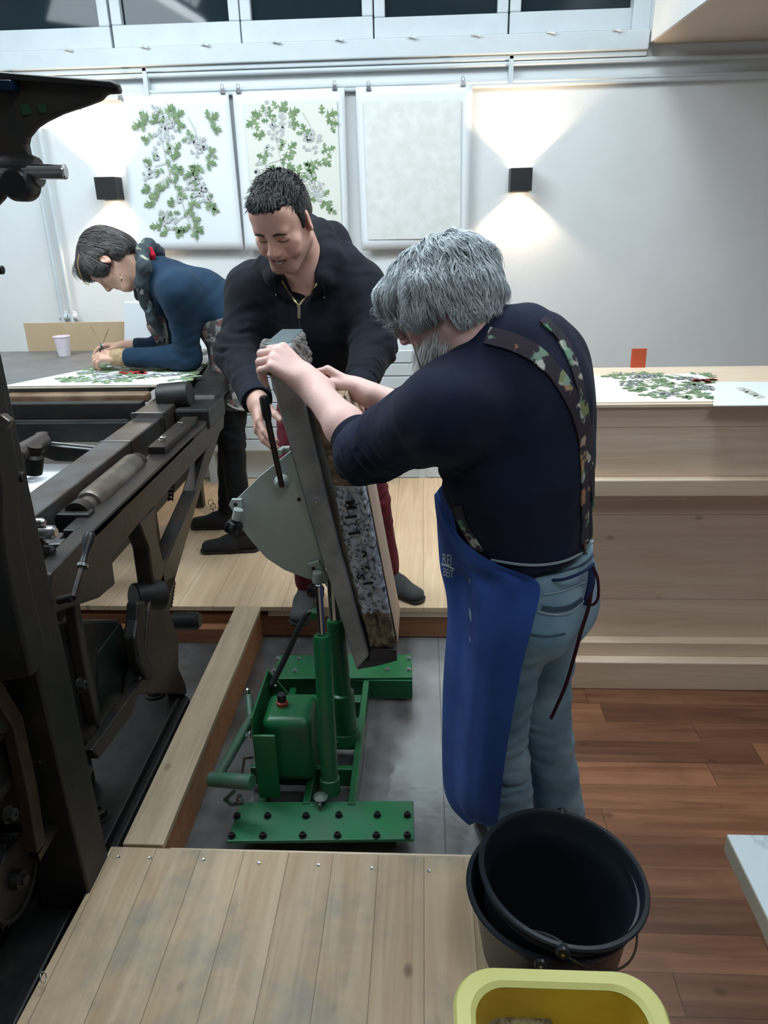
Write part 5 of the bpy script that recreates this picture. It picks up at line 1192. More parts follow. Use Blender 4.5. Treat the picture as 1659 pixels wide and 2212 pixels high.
for i, (y, xr_a, Yr, xl_a, Ym) in enumerate(spec):
    R1, L1 = P(xr_a, y, Yr), P(xl_a, y+(0 if i < 13 else 0), Ym); row = []
    bulge = P((xr_a*.45+xl_a*.55), y, (Yr*.5+Ym*.5)-.05)
    B1 = L1+Vector((.05, .14, 0)); B2 = L1+Vector((.14, .22, 0))
    pts = spline([R1, bulge, L1, B1, B2], 8)
    for j, p in enumerate(pts):
        w_ = .006*math.sin(j*.9+i*.25)*min(1, i/8)+.004*math.sin(j*.37*3+i*.8)
        off_ = .024 if i < 7 else .040; p = p+Vector((w_*-.4, -w_, 0)); d_ = (p-CAM).normalized(); dist = (p-CAM).length
        for bb in (BJ, BS):
            hh = bb.ray_cast(CAM, d_)
            if hh[0] is not None and hh[3]-off_ < dist and j < 17: dist = hh[3]-off_
        p = CAM+d_*dist
        if i and j < 17 and i > 8: p.y = min(p.y, rows[-1][j].y+.012)
        row.append(p)
    rows.append(row)
ap = MB().grid(rows).build('apron', APR, OM, 0, smooth=True, solid=.002, sub=2)
CORD = cloth('dark_maroon_cord', (.045, .008, .018), None, 900)
MB().tube(spline([P(1176, 1252, 1.42), P(1215, 1252, 1.40), P(1258, 1236, 1.41), P(1282, 1218, 1.45)], 6), .0035, 8).build('waist_string', cloth('apron_string_navy', (.02, .035, .11)), ap, 0, smooth=True)
MB().tube(spline([P(1280, 1222, 1.455), P(1291, 1250, 1.44), P(1292, 1290, 1.43), P(1281, 1306, 1.43), P(1272, 1300, 1.43), P(1282, 1262, 1.44), P(1283, 1225, 1.45)], 8), .0032, 8).build('string_loop', CORD, ap, 0, smooth=True)
MB().tube(spline([P(1280, 1225, 1.455), P(1274, 1300, 1.43), P(1255, 1365, 1.42), P(1240, 1420, 1.42), P(1222, 1480, 1.42), P(1205, 1520, 1.43), P(1190, 1552, 1.43)], 10), [.0042]*61, 8).build('string_end', CORD, ap, 0, smooth=True)
MB().tube(spline([P(1278, 1222, 1.46), P(1276, 1260, 1.44), P(1266, 1305, 1.44)], 6), .0075, 8).build('string_knot', MATS['apron_string_navy'], ap, 0, smooth=True)
# white lettering on the apron bib
dg = bpy.context.evaluated_depsgraph_get(); apb = BVHTree.FromObject(ap, dg); 
def wraptext(s, x0, y0, size_px, m, par, bl, nm, sq=.62, slant=.12):
    cu = bpy.data.curves.new('t', 'FONT'); cu.body = s; cu.size = 1; o = bpy.data.objects.new('t', cu); COL.objects.link(o)
    me_ = bpy.data.meshes.new_from_object(o.evaluated_get(bpy.context.evaluated_depsgraph_get())); bpy.data.objects.remove(o)
    bm = bmesh.new(); bm.from_mesh(me_); bmesh.ops.triangulate(bm, faces=bm.faces); bmesh.ops.subdivide_edges(bm, edges=bm.edges, cuts=2)
    kill = []
    for v_ in bm.verts:
        px_, py_ = x0+v_.co.x*size_px*sq, y0-v_.co.y*size_px+v_.co.x*size_px*slant
        d = raydir(px_, py_); h = None
        for b_ in bl:
            hh = b_.ray_cast(CAM, d)
            if hh[0] is not None and (h is None or hh[3] < h[3]): h = hh
        if h is None: kill.append(v_)
        else: v_.co = h[0]-d*.004
    bmesh.ops.delete(bm, geom=kill, context='VERTS'); bm.to_mesh(me_); bm.free(); return link(nm, me_, m, par)
LET = mat('white_lettering', (.62, .68, .74), .8)
wraptext('REI', 955, 1218, 34, LET, ap, [apb], 'lettering', .46, .10); wraptext('BEIT', 957, 1243, 25, LET, ap, [apb], 'lettering', .47, .14)
q = decal([apb], [(956, 1219), (964, 1221), (972, 1224), (979, 1227), (984, 1229)], off=.002)
if len(q) > 2: ribbon('lettering_rule', q, .004, LET, ap, .0004)
# dark cloth tucked behind
# grey hair: wavy locks combed from the crown
GREY = mat('grey_hair', (.5, .5, .5), .5, attr='tint'); GREYD = mat('grey_hair_base', (.26, .28, .29), .7, var=.4, vscale=40, bump=.003, bscale=90)
hb_ = SDF(); s_ = Ho.s; axh = (Ho.r, Ho.f, Ho.u)
hb_.ell(Ho(0, -.022, .032), [.084*s_, .108*s_, .083*s_], axh, .02); hb_.ell(Ho(0, -.055, -.025), [.074*s_, .064*s_, .070*s_], axh, .04)
hb_.ell(Ho(0, .050, .052), [.072*s_, .066*s_, .048*s_], axh, .03)
for sg in (-1, 1): hb_.ell(Ho(sg*.062, .006, .006), [.026*s_, .050*s_, .040*s_], axh, .03)
hb_.cap(Ho(0, .15, -.07), Ho(0, .125, -.015), .075*s_, .05*s_, .01, sub=True)
Vh, Fh = hb_.mesh(.004); Vh = relax(Vh, Fh, 2); Vh = Vh+vnormals(Vh, Fh)*(.006*foldnoise(Vh, 60, 9))[:, None]
hair = qmesh('hair', Vh, Fh, GREYD, OM)
HB = bvh(Vh, Fh); rg = random.Random(12); paths = []
crown = Ho(0, -.03, .125)
for i in range(6500):
    th = rg.uniform(0, 2*math.pi); ph = rg.uniform(.0, 2.2)**.9     # polar angle from the crown
    dd = (Ho.u*math.cos(ph)+(Ho.r*math.cos(th)+Ho.f*math.sin(th))*math.sin(ph))
    hit = HB.ray_cast(Ho.c+dd*.3, -dd)
    if hit[0] is None: continue
    q = hit[0]; fr = (q-Ho.c).dot(Ho.f)/s_; up_ = (q-Ho.c).dot(Ho.u)/s_
    if fr > .06 and up_ < .015: continue
    n_ = hit[1]; n_ = n_ if n_.dot(dd) > 0 else -n_; path = [q-n_*.003]; cur = q
    cl = np.array([[q.x, q.y, q.z]]); ca_, cb_, cc_ = (float(foldnoise(cl, kk, sd)[0]) for kk, sd in ((75, 31), (42, 33), (55, 37)))
    flow = (q-crown); flow = (flow-n_*flow.dot(n_))
    if flow.length < 1e-4: continue
    flow.normalize(); flow = flow*.9+Ho.f*(.35 if fr > -.02 else -.15)+Vector((-.10, 0, -.45))+n_.cross(flow)*cb_*.55
    seg = rg.uniform(.0065, .0105)*(1.25 if fr > .02 else 1); K = 11
    ph1 = ca_*4; amp = .38+.25*cc_; big = max(0, cc_)*.009
    for k in range(K):
        h2 = HB.find_nearest(cur); n2 = h2[1]
        if n2.dot(cur-Ho.c) < 0: n2 = -n2
        f2 = flow-n2*flow.dot(n2); f2 = f2.normalized() if f2.length > 1e-4 else flow
        side = n2.cross(f2); wv_ = math.sin(ph1+k*.95); d_ = (f2+side*amp*wv_+n2*.22*math.cos(ph1+k*.95)+Vector((0, 0, -.03*k))).normalized()
        cur = cur+d_*seg; h3 = HB.find_nearest(cur); dist = (cur-h3[0]).dot(n2); lift = .002+(.007+big)*math.sin(min(1, k/6)*math.pi*.75)*rg.uniform(.5, 1)
        if dist < lift: cur = cur+n2*(lift-dist)*.8
        path.append(cur.copy())
        if (cur-Ho.c).dot(Ho.u) < (-.035 if (cur-Ho.c).dot(Ho.f) > -.02 else -.075)+.018*cb_: break
    if len(path) > 3: paths.append((path, rg.uniform(.0012, .0032), n_))
strands('hair_locks', paths, GREY, hair, taper=.12, tint=((.30, .34, .37), (.80, .86, .90)))
# beard and sideburns
bd = []
for i in range(900):
    x_, y_, z_ = rg.uniform(-.058, .058), rg.uniform(.01, .1), rg.uniform(-.115, -.05)
    if abs(x_) < .028 and z_ > -.078 and y_ > .07 and rg.random() < .7: continue
    o_ = Ho(x_*1.6, y_*1.4, z_*1.3); hit = (Ho(0, .04, -.05)-o_).normalized()
    bd.append((Ho(x_, y_, z_), hit))
dg = bpy.context.evaluated_depsgraph_get(); BB = BVHTree.FromObject([c for c in OM.children if c.name.startswith('body')][0], dg)
bp_ = []
for q, d_ in bd:
    h = BB.find_nearest(q)
    if h[0] is None or h[3] > .03: continue
    n_ = h[1]; p = h[0]; ln_ = rg.uniform(.018, .042); dr = (n_*.25-Ho.u*.7+Ho.f*.25+Vector((rg.uniform(-.3, .3), rg.uniform(-.3, .3), -.3))).normalized(); path = [p-n_*.001]
    for k in range(1, 5): path.append(p+n_*.004*k**.5+dr*ln_*k/4)
    bp_.append((path, rg.uniform(.0012, .0022), n_))
strands('beard', bp_, mat('white_beard', (.50, .50, .49), .6), OM, taper=.2)
# spectacles and cord
WIRE = mat('spectacle_wire', (.25, .2, .15), .3, .9)
spc = thing('spectacles', 'thin wire spectacles low on the grey-haired man\'s nose', 'glasses', Ho(0, .12, 0))
for sg in (-1, 1):
    c = Ho(sg*.032, .108, -.012); q = [c+Ho.r*.021*math.cos(a)+Ho.u*.015*math.sin(a) for a in np.linspace(0, 2*math.pi, 25)]
    rim = MB().tube(q, .0009, 6, cap=False).build('rim', WIRE, spc, 0, smooth=True)
    gl_, nt_, b_ = newmat('spectacle_glass') if 'spectacle_glass' not in MATS else (MATS['spectacle_glass'], None, None)
    if b_: b_.inputs['Transmission Weight'].default_value = 1; b_.inputs['Roughness'].default_value = .02; b_.inputs['IOR'].default_value = 1.1
    MB().add([c+Ho.r*.020*math.cos(a)+Ho.u*.014*math.sin(a) for a in np.linspace(0, 2*math.pi, 24, endpoint=False)], [tuple(range(24))]).build('lens', gl_, rim, 0)
    MB().tube([Ho(sg*.053, .106, -.009), Ho(sg*.078, .07, -.004), Ho(sg*.082, -.005, .01)], .001, 6).build('temple', WIRE, spc, 0, smooth=True)
MB().tube(spline([Ho(-.012, .110, -.012), Ho(0, .115, -.008), Ho(.012, .110, -.012)], 4), .0009, 6).build('bridge', WIRE, spc, 0, smooth=True)
MB().tube(spline([P(886, 725, 1.40), P(897, 758, 1.39), P(907, 790, 1.40), P(918, 812, 1.42)], 6), .0012, 6).build('cord', MATS['spectacle_wire'], spc, 0, smooth=True)

# =============== 2. man in the black hoodie (middle)
HM = thing('person', 'person in black zip hoodie and burgundy trousers, leaning over the tilted stone', 'person', at(740, 1290, Z=PZ0))
base_h = (.76, .45, .36)
Hh = headframe(P(610, 474, 2.30), (-.20, -.78, -.58), (-.14, -.50, .85), 1.02)
nbh = P(668, 600, 2.46)
sRh, sLh = P(552, 628, 2.47), P(772, 622, 2.50)
eRh, eLh = P(514, 762, 2.36), P(808, 748, 2.36)
wRh, wLh = P(556, 868, 2.10), P(776, 838, 2.16)
chh = P(662, 700, 2.50); peh = P(700, 880, 2.70)
hRh, hLh = peh+Vector((-.09, 0, -.03)), peh+Vector((.09, 0, -.03))
fRh, fLh = at(668, 1262, Z=PZ0+.09), at(836, 1232, Z=PZ0+.09)
kRh, kLh = (hRh+fRh)/2+Vector((-.01, -.07, 0)), (hLh+fLh)/2+Vector((.02, -.05, 0))
S = SDF(); add_head(S, Hh, smile=True)
S.cap(Hh(0, -.03, -.05), nbh, .060, .068, .03)
S.cap(nbh, chh, .085, .11, .04, flat=((1, 0, 0), 1.3)); S.cap(chh, peh, .11, .11, .04, flat=((1, 0, 0), 1.2)); S.cap(sRh, sLh, .05, k=.04)
for a_, b_, c_ in ((sRh, eRh, wRh), (sLh, eLh, wLh)): S.cap(a_, b_, .045, .04, .02); S.cap(b_, c_, .04, .029, .02)
for a_, b_, c_ in ((hRh, kRh, fRh), (hLh, kLh, fLh)): S.cap(a_, b_, .075, .05, .03); S.cap(b_, c_, .05, .036, .02)
for c_, d_ in ((fRh, Vector((-.1, -1, 0))), (fLh, Vector((.5, -.8, 0)))): S.cap(c_, c_+d_*.10+Vector((0, 0, -.058)), .030, .018, .02)
add_hand(S, wRh, P(560, 915, 2.04)-wRh, Vector((.75, .2, -.1)), Vector((.2, -.9, .2)), curl=((.25, .35, .3), (.3, .35, .3), (.35, .4, .3), (.4, .4, .3)), s=1.02, tdir=(.8, .4, .45), tcurl=.2)
add_hand(S, wLh, P(768, 890, 2.03)-wLh, Vector((-.8, .1, -.1)), Vector((0, -.9, .2)), curl=((.3, .5, .4), (.35, .5, .4), (.4, .5, .4), (.45, .5, .4)), s=1.02, tdir=(.8, .45, .4), tcurl=.3)
body(HM, S, Hh, .0033, base_h, smile=True, stub=(.22, .13, .10), flush=(.72, .32, .25), flushamt=.35)
eyes(Hh, HM, -.7)
# teeth, brows, lashes
MB().add([Hh(x, .1065-abs(x)*.35, z) for x, z in ((-.014, -.0625), (0, -.0652), (.014, -.0625), (.011, -.0665), (0, -.0695), (-.011, -.0665))], [tuple(range(6))]).build('teeth', mat('teeth', (.70, .66, .6), .3), HM)
BRW = mat('dark_brown_hair', (.018, .012, .009), .7)
dg = bpy.context.evaluated_depsgraph_get()
def brows(H, par, m, thick=.0028, arch=.006):
    bb_ = BVHTree.FromObject([c for c in par.children if c.name.startswith('body')][0], bpy.context.evaluated_depsgraph_get())
    for sg in (-1, 1):
        pts = []
        for t_ in np.linspace(0, 1, 9):
            q = H(sg*(.014+.032*t_), .14, .0225+arch*math.sin(t_*2.4)-.006*t_*t_); h = bb_.ray_cast(q, -H.f)
            if h[0] is not None: pts.append(h[0]+h[1]*.0005)
        if len(pts) > 3: MB().tube(pts, [thick*(.6+.5*math.sin(math.pi*min(1, (i+1.5)/len(pts)))) for i in range(len(pts))], 6).build('eyebrow', m, par, 0, smooth=True)
        pts = []
        for t_ in np.linspace(-1, 1, 9):
            q = H(sg*.032+.0145*t_, .14, -.0030-.0030*(1-t_*t_)); h = bb_.ray_cast(q, -H.f)
            if h[0] is not None: pts.append(h[0]+h[1]*.0004)
        if len(pts) > 3: MB().tube(pts, .0013, 6).build('eyelashes', m, par, 0, smooth=True)
brows(Hh, HM, BRW, .0034); brows(Ho, OM, mat('grey_brow', (.35, .35, .35), .7))
# hoodie
HOOD = cloth('black_navy_jersey', (.011, .013, .021), (.007, .008, .012), 600, .005, 11)
W_ = SDF()
W_.cap(nbh+Vector((0, .02, -.03)), chh, .10, .138, .05, flat=((1, 0, 0), 1.25)); W_.cap(chh, P(688, 830, 2.62), .138, .142, .05, flat=((1, 0, 0), 1.15), cut=True)
W_.cap(sRh, sLh, .078, k=.09); W_.cap(sRh, eRh, .070, .068, .07); W_.cap(eRh, eRh.lerp(wRh, .88), .070, .050, .03, cut=True)
W_.cap(sLh, eLh, .070, .068, .07); W_.cap(eLh, eLh.lerp(wLh, .88), .070, .050, .03, cut=True)
# hood bunched behind the neck
W_.chain([P(585, 585, 2.42), P(612, 545, 2.50), P(660, 500, 2.56), P(715, 520, 2.56), P(748, 570, 2.48), P(715, 605, 2.40)], [.026, .035, .05, .055, .045, .03], .03)
W_.chain([P(575, 568, 2.42), P(592, 600, 2.36), P(622, 640, 2.35)], [.030, .024, .014], .02); W_.chain([P(690, 500, 2.50), P(712, 560, 2.42), P(698, 605, 2.36), P(668, 640, 2.35)], [.045, .042, .028, .014], .02)
W_.ell(P(645, 602, 2.33), (.048, .09, .075), ((1, 0, 0), (0, 1, 0), (0, 0, 1)), .015, sub=True)
W_.ell(Hh.c-Hh.f*.0, [.088, .108, .125], (Hh.r, Hh.f, Hh.u), .01, sub=True)
ho_, Vq, Fq = garment('hoodie', W_, HOOD, HM, .005, (.0035, 30, 41), rings=[(eRh, eRh-sRh, .10, .045, .0055), (eLh, eLh-sLh, .10, .045, .0055), (wRh.lerp(eRh, .25), wRh-eRh, .05, .03, .003), (wLh.lerp(eLh, .3), wLh-eLh, .06, .03, .004), (P(580, 700, 2.4), (1, 0, .6), .08, .06, .004)])
BH = bvh(Vq, Fq)
TS = SDF(); TS.cap(P(645, 675, 2.49), P(645, 645, 2.445), .07, .062, .03, flat=((1, 0, 0), 1.1)); TS.cap(nbh+Vector((-.01, .0, -.055)), chh, .078, .12, .03, flat=((1, 0, 0), 1.2)); Vt, Ft = TS.mesh(.006); qmesh('t_shirt', Vt, Ft, cloth('black_cotton', (.006, .006, .007)), HM)
q = decal([BH], interp_px([(607, 607), (622, 632), (636, 650), (645, 660)], 4), off=.002); ribbon('zip_tape', q, .005, BRASS, ho_)
q = decal([BH], interp_px([(686, 612), (672, 632), (655, 650), (645, 660)], 4), off=.002); ribbon('zip_tape', q, .006, BRASS, ho_)
q = decal([BH], [(645, 660), (646, 668), (646, 678), (646, 688)], off=.004); pl2 = ribbon('zip_puller', q, .010, mat('antique_brass', (.32, .28, .2), .4, .8), ho_, .002)
q = decal([BH], interp_px([(646, 688), (650, 730), (655, 790)], 6), off=.001); ribbon('zip_line', q, .004, mat('zip_dark', (.02, .02, .022), .5), ho_)
for pp in ([(590, 598), (594, 615), (597, 632)], [(697, 615), (700, 628), (699, 638)]):
    q = decal([BH], interp_px(pp, 4), off=.003); ribbon('drawstring', q, .004, mat('drawstring_black', (.02, .02, .025), .8) if 'drawstring_black' not in MATS else MATS['drawstring_black'], ho_, .002)
    q = decal([BH], [pp[-1], (pp[-1][0]+.5, pp[-1][1]+3), (pp[-1][0]+1, pp[-1][1]+6)], off=.004); ribbon('string_tip', q, .0035, CHROME, ho_, .002)
for wr_, el_ in ((wRh, eRh), (wLh, eLh)):
    MB().lathe([(.040, -.005), (.0485, 0), (.050, .03), (.046, .055), (.036, .057)], el_.lerp(wr_, .80), wr_-el_, 26).build('cuff', cloth('jersey_rib', (.012, .016, .028), None, 800, .001, 80) if 'jersey_rib' not in MATS else MATS['jersey_rib'], ho_, 0, smooth=True)
TR = cloth('burgundy_cotton', (.150, .018, .030), (.10, .010, .018), 800, .005, 12)
W_ = SDF(); W_.cap(P(692, 835, 2.64), peh, .125, .125, .04, flat=((1, 0, 0), 1.2), cuta=True)
for a_, b_, c_ in ((hRh, kRh, fRh), (hLh, kLh, fLh)): W_.cap(a_, b_, .094, .066, .03); W_.cap(b_, c_, .066, .056, .03, cut=True)
garment('trousers', W_, TR, HM, .006, (.003, 32, 51), rings=[(kRh, (0, 0, 1), .12, .05, .005), (kLh, (0, 0, 1), .12, .05, .005), (hRh, (0, 0, 1), .1, .04, .004)])
SHG = mat('grey_suede', (.06, .062, .062), .85, var=.3)
shoe(HM, fRh, (-.12, -1, 0), m=SHG, zf=PZ0); shoe(HM, fLh, (.75, -.66, 0), m=SHG, zf=PZ0)
# short dark hair
def shorthair(H, par, m, name='hair', front=.105, lift=.0, seed=3, quiff=True):
    hs = SDF(); s_ = H.s; ax = (H.r, H.f, H.u)
    hs.ell(H(0, -.014, .040), [.0785*s_, .100*s_, .086*s_], ax, .02); hs.ell(H(0, -.045, -.01), [.070*s_, .065*s_, .065*s_], ax, .03)
    if quiff: hs.ell(H(.005, .055, .088), [.052*s_, .035*s_, .026*s_], ax, .03)
    for sg in (-1, 1): hs.ell(H(sg*.068, .014, .012), [.012*s_, .022*s_, .03*s_], ax, .01)
    hs.ell(H(0, .118, .012), [.064*s_, .064*s_, .078*s_], ax, .010, sub=True)
    for sg in (-1, 1):
        hs.ell(H(sg*.075, .075, .01), [.03*s_, .045*s_, .05*s_], ax, .01, sub=True); hs.ell(H(sg*.085, -.002, -.01), [.022*s_, .022*s_, .036*s_], ax, .006, sub=True)
    hs.ell(H(0, .02, -.09), [.12*s_, .08*s_, .06*s_], ax, .01, sub=True)
    V_, F_ = hs.mesh(.003); V_ = relax(V_, F_, 1); q = V_-np.array(H.c); yy_ = q@np.array(H.f); xx_ = q@np.array(H.r); zz_ = q@np.array(H.u)
    d_ = .0022*np.sin(xx_*420+5*np.sin(yy_*60)+3*np.sin(zz_*70))*np.clip((zz_-.04)/.05, 0, 1)+.0016*foldnoise(V_, 200, seed)
    V_ = V_+vnormals(V_, F_)*d_[:, None]; return qmesh(name, V_, F_, m, par)
HAIRB = mat('near_black_hair', (.006, .006, .007), .5, var=.4, vscale=60, vcol=(.016, .016, .018), bump=.0015, bscale=200)
hh_ = shorthair(Hh, HM, HAIRB)
rg = random.Random(4); lk = []; HBh = BVHTree.FromObject(hh_, bpy.context.evaluated_depsgraph_get())
for i in range(1500):
    th, ph = rg.uniform(0, 6.283), rg.uniform(0, 1.5); dd = Hh.u*math.cos(ph)+(Hh.r*math.cos(th)+Hh.f*math.sin(th))*math.sin(ph); h = HBh.ray_cast(Hh.c+Hh.u*.03+dd*.3, -dd)
    if h[0] is None or (h[0]-Hh.c).dot(Hh.u) < (.062 if (h[0]-Hh.c).dot(Hh.f) < .045 else .10): continue
    n_ = h[1] if h[1].dot(dd) > 0 else -h[1]; fl_d = (Hh.f*.9+Hh.r*.35*math.sin(30*(h[0]-Hh.c).dot(Hh.r))-Hh.u*.1); fl_d = (fl_d-n_*fl_d.dot(n_)).normalized(); ln_ = rg.uniform(.014, .028)
    lk.append(([h[0]-n_*.001, h[0]+fl_d*ln_*.4+n_*.004, h[0]+fl_d*ln_*.8+n_*.005, h[0]+fl_d*ln_+n_*.003], rg.uniform(.0015, .003), n_))
strands('hair_locks', lk, HAIRB, hh_, taper=.2)

# =============== 3. woman bent over the table (left)
WM = thing('person', 'person with dark bobbed hair and blue sweater, bent over the table painting a print', 'person', at(500, 1165, Z=PZ0))
base_w = (.72, .44, .33)
Hw = headframe(P(236, 562, 3.36), (-.36, -.10, -.93), (-.90, .05, .42), 1.02)
nbw = P(325, 592, 3.42)
sLw, sRw = P(384, 628, 3.26), P(362, 604, 3.58)
eLw, eRw = P(408, 772, 3.34), P(350, 752, 3.62)
wLw, wRw = P(262, 772, 3.36), P(272, 748, 3.56)
pew = P(515, 712, 3.46); hLw, hRw = pew+Vector((0, -.085, -.03)), pew+Vector((0, .085, -.03))
fLw, fRw = at(522, 1152, Z=PZ0+.09), at(492, 1104, Z=PZ0+.09)
kLw, kRw = (hLw+fLw)/2+Vector((-.03, 0, 0)), (hRw+fRw)/2+Vector((-.03, 0, 0))
S = SDF(); add_head(S, Hw, female=True)
S.cap(Hw(0, -.03, -.05), nbw, .05, .056, .03); S.cap(nbw, P(430, 650, 3.44), .075, .10, .04, flat=((0, 1, 0), 1.3)); S.cap(P(430, 650, 3.44), pew, .10, .12, .04, flat=((0, 1, 0), 1.2)); S.cap(sLw, sRw, .045, k=.04)
for a_, b_, c_ in ((sLw, eLw, wLw), (sRw, eRw, wRw)): S.cap(a_, b_, .04, .036, .02); S.cap(b_, c_, .036, .025, .02)
for a_, b_, c_ in ((hLw, kLw, fLw), (hRw, kRw, fRw)): S.cap(a_, b_, .072, .046, .03); S.cap(b_, c_, .046, .034, .02); S.cap(c_, c_+Vector((-.10, -.01, -.058)), .028, .018, .02)
add_hand(S, wLw, Vector((-1, -.05, .10)), Vector((-.1, .35, -.9)), Vector((-.1, -.1, .9))+Vector((0, .5, 0)), curl=((.5, .7, .5), (.55, .75, .5), (.6, .8, .5), (.65, .8, .5)), s=.98, tdir=(.8, .4, .4), tcurl=.5)
add_hand(S, wRw, Vector((-1, -.15, .05)), Vector((-.1, -.2, -.9)), Vector((-.1, -.9, .1)), curl=(.4, .45, .5, .55), s=.95, tcurl=.3)
body(WM, S, Hw, .0036, base_w, flush=(.70, .33, .25), flushamt=.3)
eyes(Hw, WM, -.6); brows(Hw, WM, mat('brown_brow', (.10, .07, .05), .8), .0016)
SWB = cloth('teal_blue_knit', (.016, .042, .080), (.011, .030, .058), 500, .004, 14)
W_ = SDF(); W_.cap(nbw+Vector((.03, 0, -.01)), P(430, 640, 3.44), .088, .118, .05, flat=((0, 1, 0), 1.35)); W_.cap(P(430, 640, 3.44), P(496, 678, 3.45), .118, .118, .04, flat=((0, 1, 0), 1.25), cut=True)
W_.cap(sLw, sRw, .062, k=.08); W_.cap(sLw, eLw, .060, .056, .08); W_.cap(eLw, eLw.lerp(wLw, .93), .056, .042, .03, cut=True)
W_.cap(sRw, eRw, .064, .052, .04); W_.cap(eRw, eRw.lerp(wRw, .8), .052, .040, .03, cut=True)
gw, Vw, Fw = garment('sweater', W_, SWB, WM, .006, (.0040, 26, 61), rings=[(eLw, eLw-sLw, .1, .05, .004), (sLw.lerp(eLw, .5), eLw-sLw, .08, .06, .003)])
gsl = MB().lathe([(.030, .0), (.040, .003), (.041, .045), (.036, .078), (.026, .08)], wLw+Vector((.035, 0, 0)), (wLw-eLw).normalized(), 24).build('wrist_warmer', mat('tan_knit_cuff', (.46, .32, .18), .9, var=.35, vscale=60), WM, 0, smooth=True)
SC = patterned('floral_scarf', (.035, .048, .058), [(.42, .45, .45), (.34, .32, .15), (.22, .28, .31), (.08, .14, .11)], 20, .60)
W_ = SDF(); ring_ = [P(312, 545, 3.36), P(300, 590, 3.30), P(298, 622, 3.34), P(318, 640, 3.42), P(345, 600, 3.52), P(340, 545, 3.50), P(322, 532, 3.42), P(312, 545, 3.36)]
W_.chain([P(306, 540, 3.34), P(312, 575, 3.29), P(308, 612, 3.31), P(314, 650, 3.34), P(330, 690, 3.35), P(344, 712, 3.36)], [.026, .030, .030, .026, .024, .018], .02, flat=((1, 0, .3), 1.0))
W_.chain(ring_[3:], [.03, .035, .03, .03, .026], .02); W_.chain([P(302, 560, 3.36), P(296, 600, 3.42), P(300, 640, 3.42)], [.024, .026, .02], .02)
garment('scarf', W_, SC, WM, .005, (.003, 80, 71))
RC = cloth('red_collar', (.45, .010, .035)); W_ = SDF(); W_.chain([P(326, 538, 3.37), P(330, 552, 3.36), P(329, 566, 3.36)], [.010, .011, .008], .01); garment('collar', W_, RC, WM, .004, (.001, 80, 72))
APW = patterned('grey_floral_apron', (.07, .07, .072), [(.44, .43, .40), (.03, .03, .035), (.28, .08, .07), (.46, .45, .42), (.18, .19, .19)], 24, .46)
W_ = SDF(); W_.cap(P(338, 700, 3.42), P(352, 740, 3.44), .035, .022, .02, flat=((0, 1, 0), 2.4)); W_.cap(P(470, 690, 3.44), pew, .108, .132, .03, flat=((0, 1, 0), 1.2))
W_.cap(pew+Vector((-.02, 0, 0)), P(515, 880, 3.42), .128, .105, .04, flat=((0, 1, 0), 1.35), cut=True)
apw_, Va, Fa = garment('apron', W_, APW, WM, .006, (.004, 40, 81)); BA = bvh(Va, Fa)
q = decal([BA], interp_px([(492, 872), (505, 880), (520, 884), (536, 882)], 4), off=.003)
if len(q) > 2: ribbon('hem_piping', q, .008, mat('cream_piping', (.55, .53, .48), .8), apw_)
q = decal([BA], interp_px([(470, 762), (478, 768), (487, 774)], 4), off=.005)
if len(q) > 2: ribbon('red_band', q, .05, mat('red_band_cloth', (.36, .02, .03), .9), apw_)
BKT = cloth('black_trousers', (.006, .006, .007), (.010, .010, .011)); W_ = SDF()
for a_, b_, c_ in ((hLw, kLw, fLw), (hRw, kRw, fRw)): W_.cap(a_, b_, .088, .058, .03); W_.cap(b_, c_, .058, .050, .03, cut=True)
garment('trousers', W_, BKT, WM, .006, (.003, 40, 91), rings=[(kLw, (0, 0, 1), .12, .05, .005), (kRw, (0, 0, 1), .12, .05, .005)])
BOOT = mat('black_suede_boot', (.009, .008, .008), .85)
b1_ = shoe(WM, fLw, (-1, -.15, 0), 'boot', BOOT, zf=PZ0, boot=.09); b2_ = shoe(WM, fRw, (-1, -.1, 0), 'boot', BOOT, zf=PZ0, boot=.09)
for k in range(3): 
    c = fRw+Vector((-.045-.01*k, -.03, .02+.02*k)); MB().tube([c+Vector((.014*math.cos(a)-.01, -.004, .018*math.sin(a))) for a in np.linspace(0, 6.28, 14)], .0016, 6).build('bootlace', BKT, b2_, 0, smooth=True)
# bob
HAIRW = mat('dark_brown_bob', (.035, .030, .030), .42, var=.5, vscale=30, vcol=(.075, .066, .062), bump=.002, bscale=160)
hs = SDF(); s_ = Hw.s; ax = (Hw.r, Hw.f, Hw.u)
hs.ell(Hw(0, -.016, .045), [.088*s_, .108*s_, .092*s_], ax, .02); hs.ell(Hw(0, -.075, -.015), [.078*s_, .055*s_, .085*s_], ax, .03); hs.ell(Hw(0, .055, .075), [.075*s_, .062*s_, .045*s_], ax, .03)
for sg in (-1, 1): hs.ell(Hw(sg*.070, .028, .018), [.020*s_, .048*s_, .05*s_], ax, .02); hs.ell(Hw(sg*.068, -.055, -.045), [.022*s_, .036*s_, .045*s_], ax, .02)
hs.ell(Hw(0, .13, -.02), [.060*s_, .065*s_, .085*s_], ax, .012, sub=True); hs.ell(Hw(0, .06, -.10), [.13*s_, .09*s_, .085*s_], ax, .012, sub=True)
for sg in (-1, 1): hs.ell(Hw(sg*.09, -.006, -.02), [.028*s_, .024*s_, .035*s_], ax, .006, sub=True)
V_, F_ = hs.mesh(.0035); V_ = relax(V_, F_, 1); hw_ = qmesh('hair', V_, F_, HAIRW, WM); HW = bvh(V_, F_); lk = []; rg = random.Random(8)
